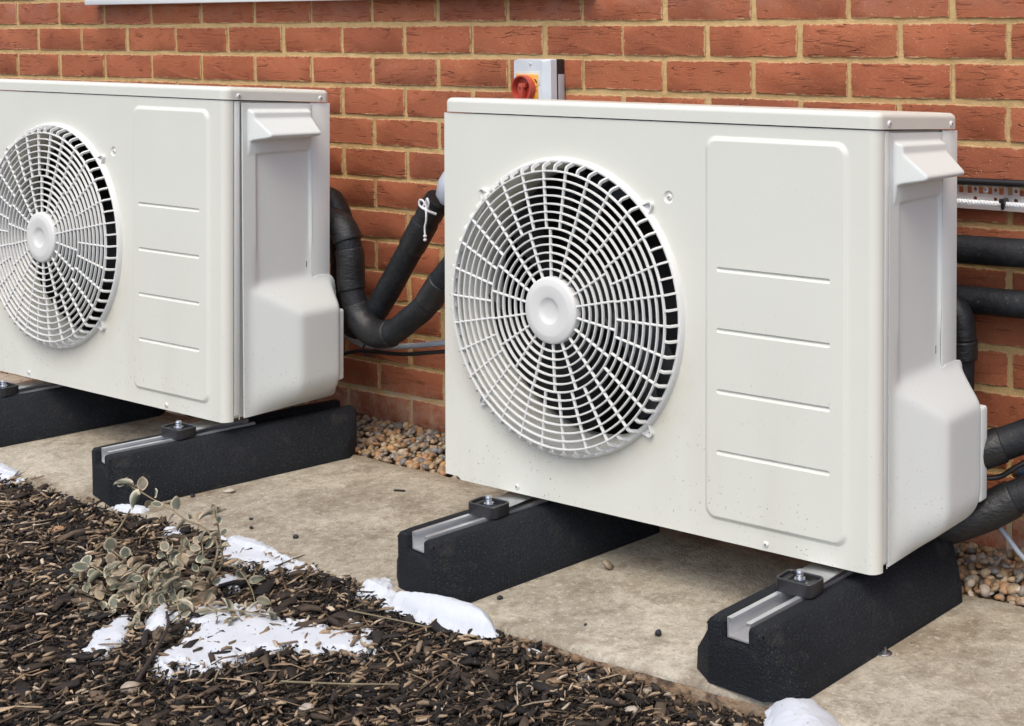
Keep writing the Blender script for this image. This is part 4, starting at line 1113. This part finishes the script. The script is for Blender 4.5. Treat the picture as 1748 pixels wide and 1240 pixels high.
# wood splinter on the slab behind
bm = bmesh.new(); bx(bm, -.012, .012, -.002, .002, 0, .003, Matrix.Rotation(R(20), 4, 'Z')); add('bark_chip', mesh_from(bm, 'chip', 0), None, (2.02, -.33, GZ+.0003), mat=M_BLACKCAB, label='dark bark splinter lying on the slab behind the fan side', cat='bark')
v = empty('wing_nut', (3.268, -.472, GZ), label='small shiny metal wing nut dropped beside the nearest rubber foot', cat='nut')
bm = bmesh.new(); lathe(bm, [(0, .0005), (.0105, .0005), (.0115, .002), (.0095, .0035), (0, .004)], 24); add('washer', mesh_from(bm, 'w', 40), v, mat=M_STEEL)
bm = bmesh.new(); bx(bm, -.004, -.001, -.002, .002, .003, .010, Matrix.Rotation(R(15), 4, 'Y')); bx(bm, .001, .004, -.002, .002, .003, .010, Matrix.Rotation(R(-15), 4, 'Y')); add('wing', mesh_from(bm, 'w', 40), v, mat=M_STEEL)
# big twigs and light stones on the mulch
def twig(pts, r, label, mat=M_STEM):
    O = Vector(pts[0]); P = [p-O for p in spline(pts, 5)]
    bm = bmesh.new(); tube(bm, P, [r*(1-.5*i/len(P)) for i in range(len(P))], 7); add('twig', mesh_from(bm, 'twig', 60), None, O, mat=mat, label=label, cat='twig')
def gz(x, y, d=.018): return (x, y, soil_h(x, y)+d)
twig([gz(1.80, -.86), gz(1.765, -.80, .024), gz(1.71, -.74, .030), gz(1.68, -.715, .03)], .0028, 'dark branching twig lying on the mulch up left of the shrub')
twig([gz(2.36, -1.13), gz(2.28, -1.03, .030), gz(2.22, -.99, .028)], .0035, 'curved dark twig lying across the snow', plain('dark_twig', (.035, .025, .02), .8))
twig([gz(2.43, -.80, .02), gz(2.50, -.785, .024), gz(2.58, -.765, .02)], .0018, 'long pale straw on the mulch left of the slab edge')
twig([gz(2.56, -1.03, .022), gz(2.64, -.98, .024), gz(2.71, -.94, .022)], .0018, 'long pale straw at the bottom middle of the mulch')
for (x, y, s, c, l) in ((2.36, -1.14, .019, (.42, .35, .27), 'light tan stone on the mulch below the snow strip'), (2.86, -.835, .016, (.44, .36, .27), 'pale stone in the mulch near the bottom middle'), (1.62, -.83, .017, (.45, .27, .15), 'orange tan stone in the mulch at upper left'), (2.64, -1.05, .015, (.46, .40, .34), 'whitish stone at the bottom of the mulch'), (3.02, -.78, .013, (.50, .44, .36), 'small white stone in the mulch near the slab edge')):
    stone('stone', x, y, s, c, l, z=soil_h(x, y)+.008, shape=(1, .75, .5))

# ================================================================== variegated shrub
sh = empty('shrub', (2.17, -.91, soil_h(2.17, -.91)+.01), label='small frosted shrub with cream edged grey green leaves in the mulch', cat='shrub')
SB = Vector(sh.location)
def leaf_mesh(seed, curl):
    r = random.Random(seed); L, W = 1., .29+.08*r.random(); nu, nv = 8, 6
    V = []; A = []; F = []
    for i in range(nu+1):
        u = i/nu; wd = W*math.sin(math.pi*min(1, u*.96+.03))**.75*(1.0 if u < .97 else .4)
        for j in range(nv+1):
            s = j/nv*2-1
            z = curl*(s*s)*.22-.35*curl*u*u+.02*math.sin(9*u+3*s+seed)
            V.append((u*L, s*wd, z)); A.append(max(abs(s), abs(u-.5)*2*.97))
    for i in range(nu):
        for j in range(nv): a = i*(nv+1)+j; F.append((a, a+1, a+nv+2, a+nv+1))
    me = np_mesh('leaf', V, F, smooth=True); at = me.attributes.new('rim', 'FLOAT', 'POINT'); at.data.foreach_set('value', A)
    me.materials.append(M_LEAF); return me
LM = [leaf_mesh(i, c) for i, c in enumerate((.5, 1.2, -.6, 1.6, 1.9, .2))]
nleaf = 0
def leaf(p, d, size, nrm=None):
    global nleaf
    d = d.normalized(); n = Vector((rnd.uniform(-.7, .7), rnd.uniform(-1.1, .3), rnd.uniform(.1, 1.1))) if nrm is None else nrm
    n = (n-d*n.dot(d)).normalized(); y = n.cross(d)
    M = Matrix(((d.x, y.x, n.x, p.x), (d.y, y.y, n.y, p.y), (d.z, y.z, n.z, p.z), (0, 0, 0, 1))) @ Matrix.Diagonal((size, size*rnd.uniform(.85, 1.25), size, 1))
    o = add('leaf', LM[rnd.randrange(6)], sh); o.matrix_local = M; nleaf += 1
def stem(pts, r=.0022, step=.017, size=.021, start=.15, spread=.8):
    P = spline([Vector(p)-SB for p in pts], 6)
    bm = bmesh.new(); tube(bm, P, [max(.0009, r*(1-.6*i/len(P))) for i in range(len(P))], 6); add('stem', mesh_from(bm, 'stem', 60), sh, mat=M_STEM)
    acc = 0; tot = sum((b-a).length for a, b in zip(P, P[1:])); run = 0; side = 0
    for a, b in zip(P, P[1:]):
        l = (b-a).length; run += l; acc += l
        if run/tot > start and acc > step:
            acc = 0; t = (b-a).normalized(); s0 = t.cross(Vector((rnd.gauss(0, 1), rnd.gauss(0, 1), rnd.gauss(0, 1)))).normalized()
            for q in (1, -1):
                if rnd.random() < .94: leaf(b+s0*q*.003, s0*q*spread+t*.5+Vector((0, 0, rnd.uniform(-.2, .3))), size*rnd.uniform(.7, 1.2))
    for q in range(3): leaf(P[-1], (P[-1]-P[-2]).normalized()+Vector((rnd.gauss(0, .6), rnd.gauss(0, .6), rnd.gauss(0, .5))), size*rnd.uniform(.6, .95))
B0 = (2.17, -.91, -1.06)
stem([B0, (2.175, -.885, -1.02), (2.141, -.84, -.984), (2.106, -.84, -.957), (2.055, -.84, -.952), (2.004, -.84, -.939), (1.955, -.84, -.931), (1.902, -.84, -.921), (1.866, -.84, -.917)], .0024, .030, .023, .42)
stem([B0, (2.19, -.90, -1.03), (2.215, -.885, -.985), (2.205, -.88, -.94), (2.195, -.88, -.903)], .0022, .016, .020, .1)
stem([B0, (2.14, -.91, -1.03), (2.11, -.91, -1.00), (2.10, -.91, -.975)], .0022, .013, .021, .1)
stem([B0, (2.15, -.93, -1.035), (2.15, -.93, -.99), (2.17, -.92, -.955)], .0022, .013, .021, .1)
stem([B0, (2.08, -.95, -1.035), (2.0, -.95, -1.03), (1.94, -.95, -1.02), (1.90, -.95, -1.045)], .0025, .012, .024, .05)
stem([B0, (2.08, -.93, -1.04), (2.01, -.92, -1.015), (1.96, -.92, -1.00)], .0025, .012, .024, .1)
stem([B0, (2.10, -.96, -1.045), (2.03, -.98, -1.05), (1.97, -.99, -1.045)], .0025, .012, .024, .1)
stem([B0, (2.11, -.99, -1.04), (2.08, -1.01, -1.05), (2.04, -1.02, -1.045)], .0022, .012, .022, .1)
stem([B0, (2.22, -.93, -1.03), (2.27, -.93, -1.035), (2.31, -.92, -1.03), (2.36, -.90, -1.035)], .0022, .014, .020, .05)
stem([B0, (2.23, -.95, -1.04), (2.27, -.96, -1.045), (2.32, -.95, -1.04)], .0022, .013, .020, .1)
stem([B0, (2.19, -.95, -1.03), (2.22, -.97, -1.02), (2.24, -.98, -1.04)], .0020, .012, .021, .1)
stem([(2.215, -.885, -.985), (2.25, -.88, -.985), (2.285, -.88, -1.01), (2.30, -.88, -1.045)], .0018, .030, .019, .1)
stem([B0, (2.16, -.95, -1.02), (2.14, -.96, -.995)], .0020, .011, .022, .1)
stem([B0, (2.12, -.94, -1.03), (2.06, -.95, -1.00), (2.02, -.96, -.995)], .0020, .011, .020, .1)
stem([B0, (2.20, -.93, -1.01), (2.215, -.92, -.97), (2.20, -.91, -.94)], .0020, .011, .018, .15)
stem([B0, (2.06, -.97, -1.04), (1.98, -.98, -1.055), (1.93, -.97, -1.06)], .0020, .011, .021, .1)
stem([B0, (2.17, -.99, -1.03), (2.18, -1.02, -1.045)], .0020, .010, .019, .1)
stem([(1.40, -.86, -1.05), (1.41, -.86, -1.03), (1.40, -.87, -1.01)], .0018, .015, .02, .2)
print('leaves', nleaf, 'bricks', cnt)
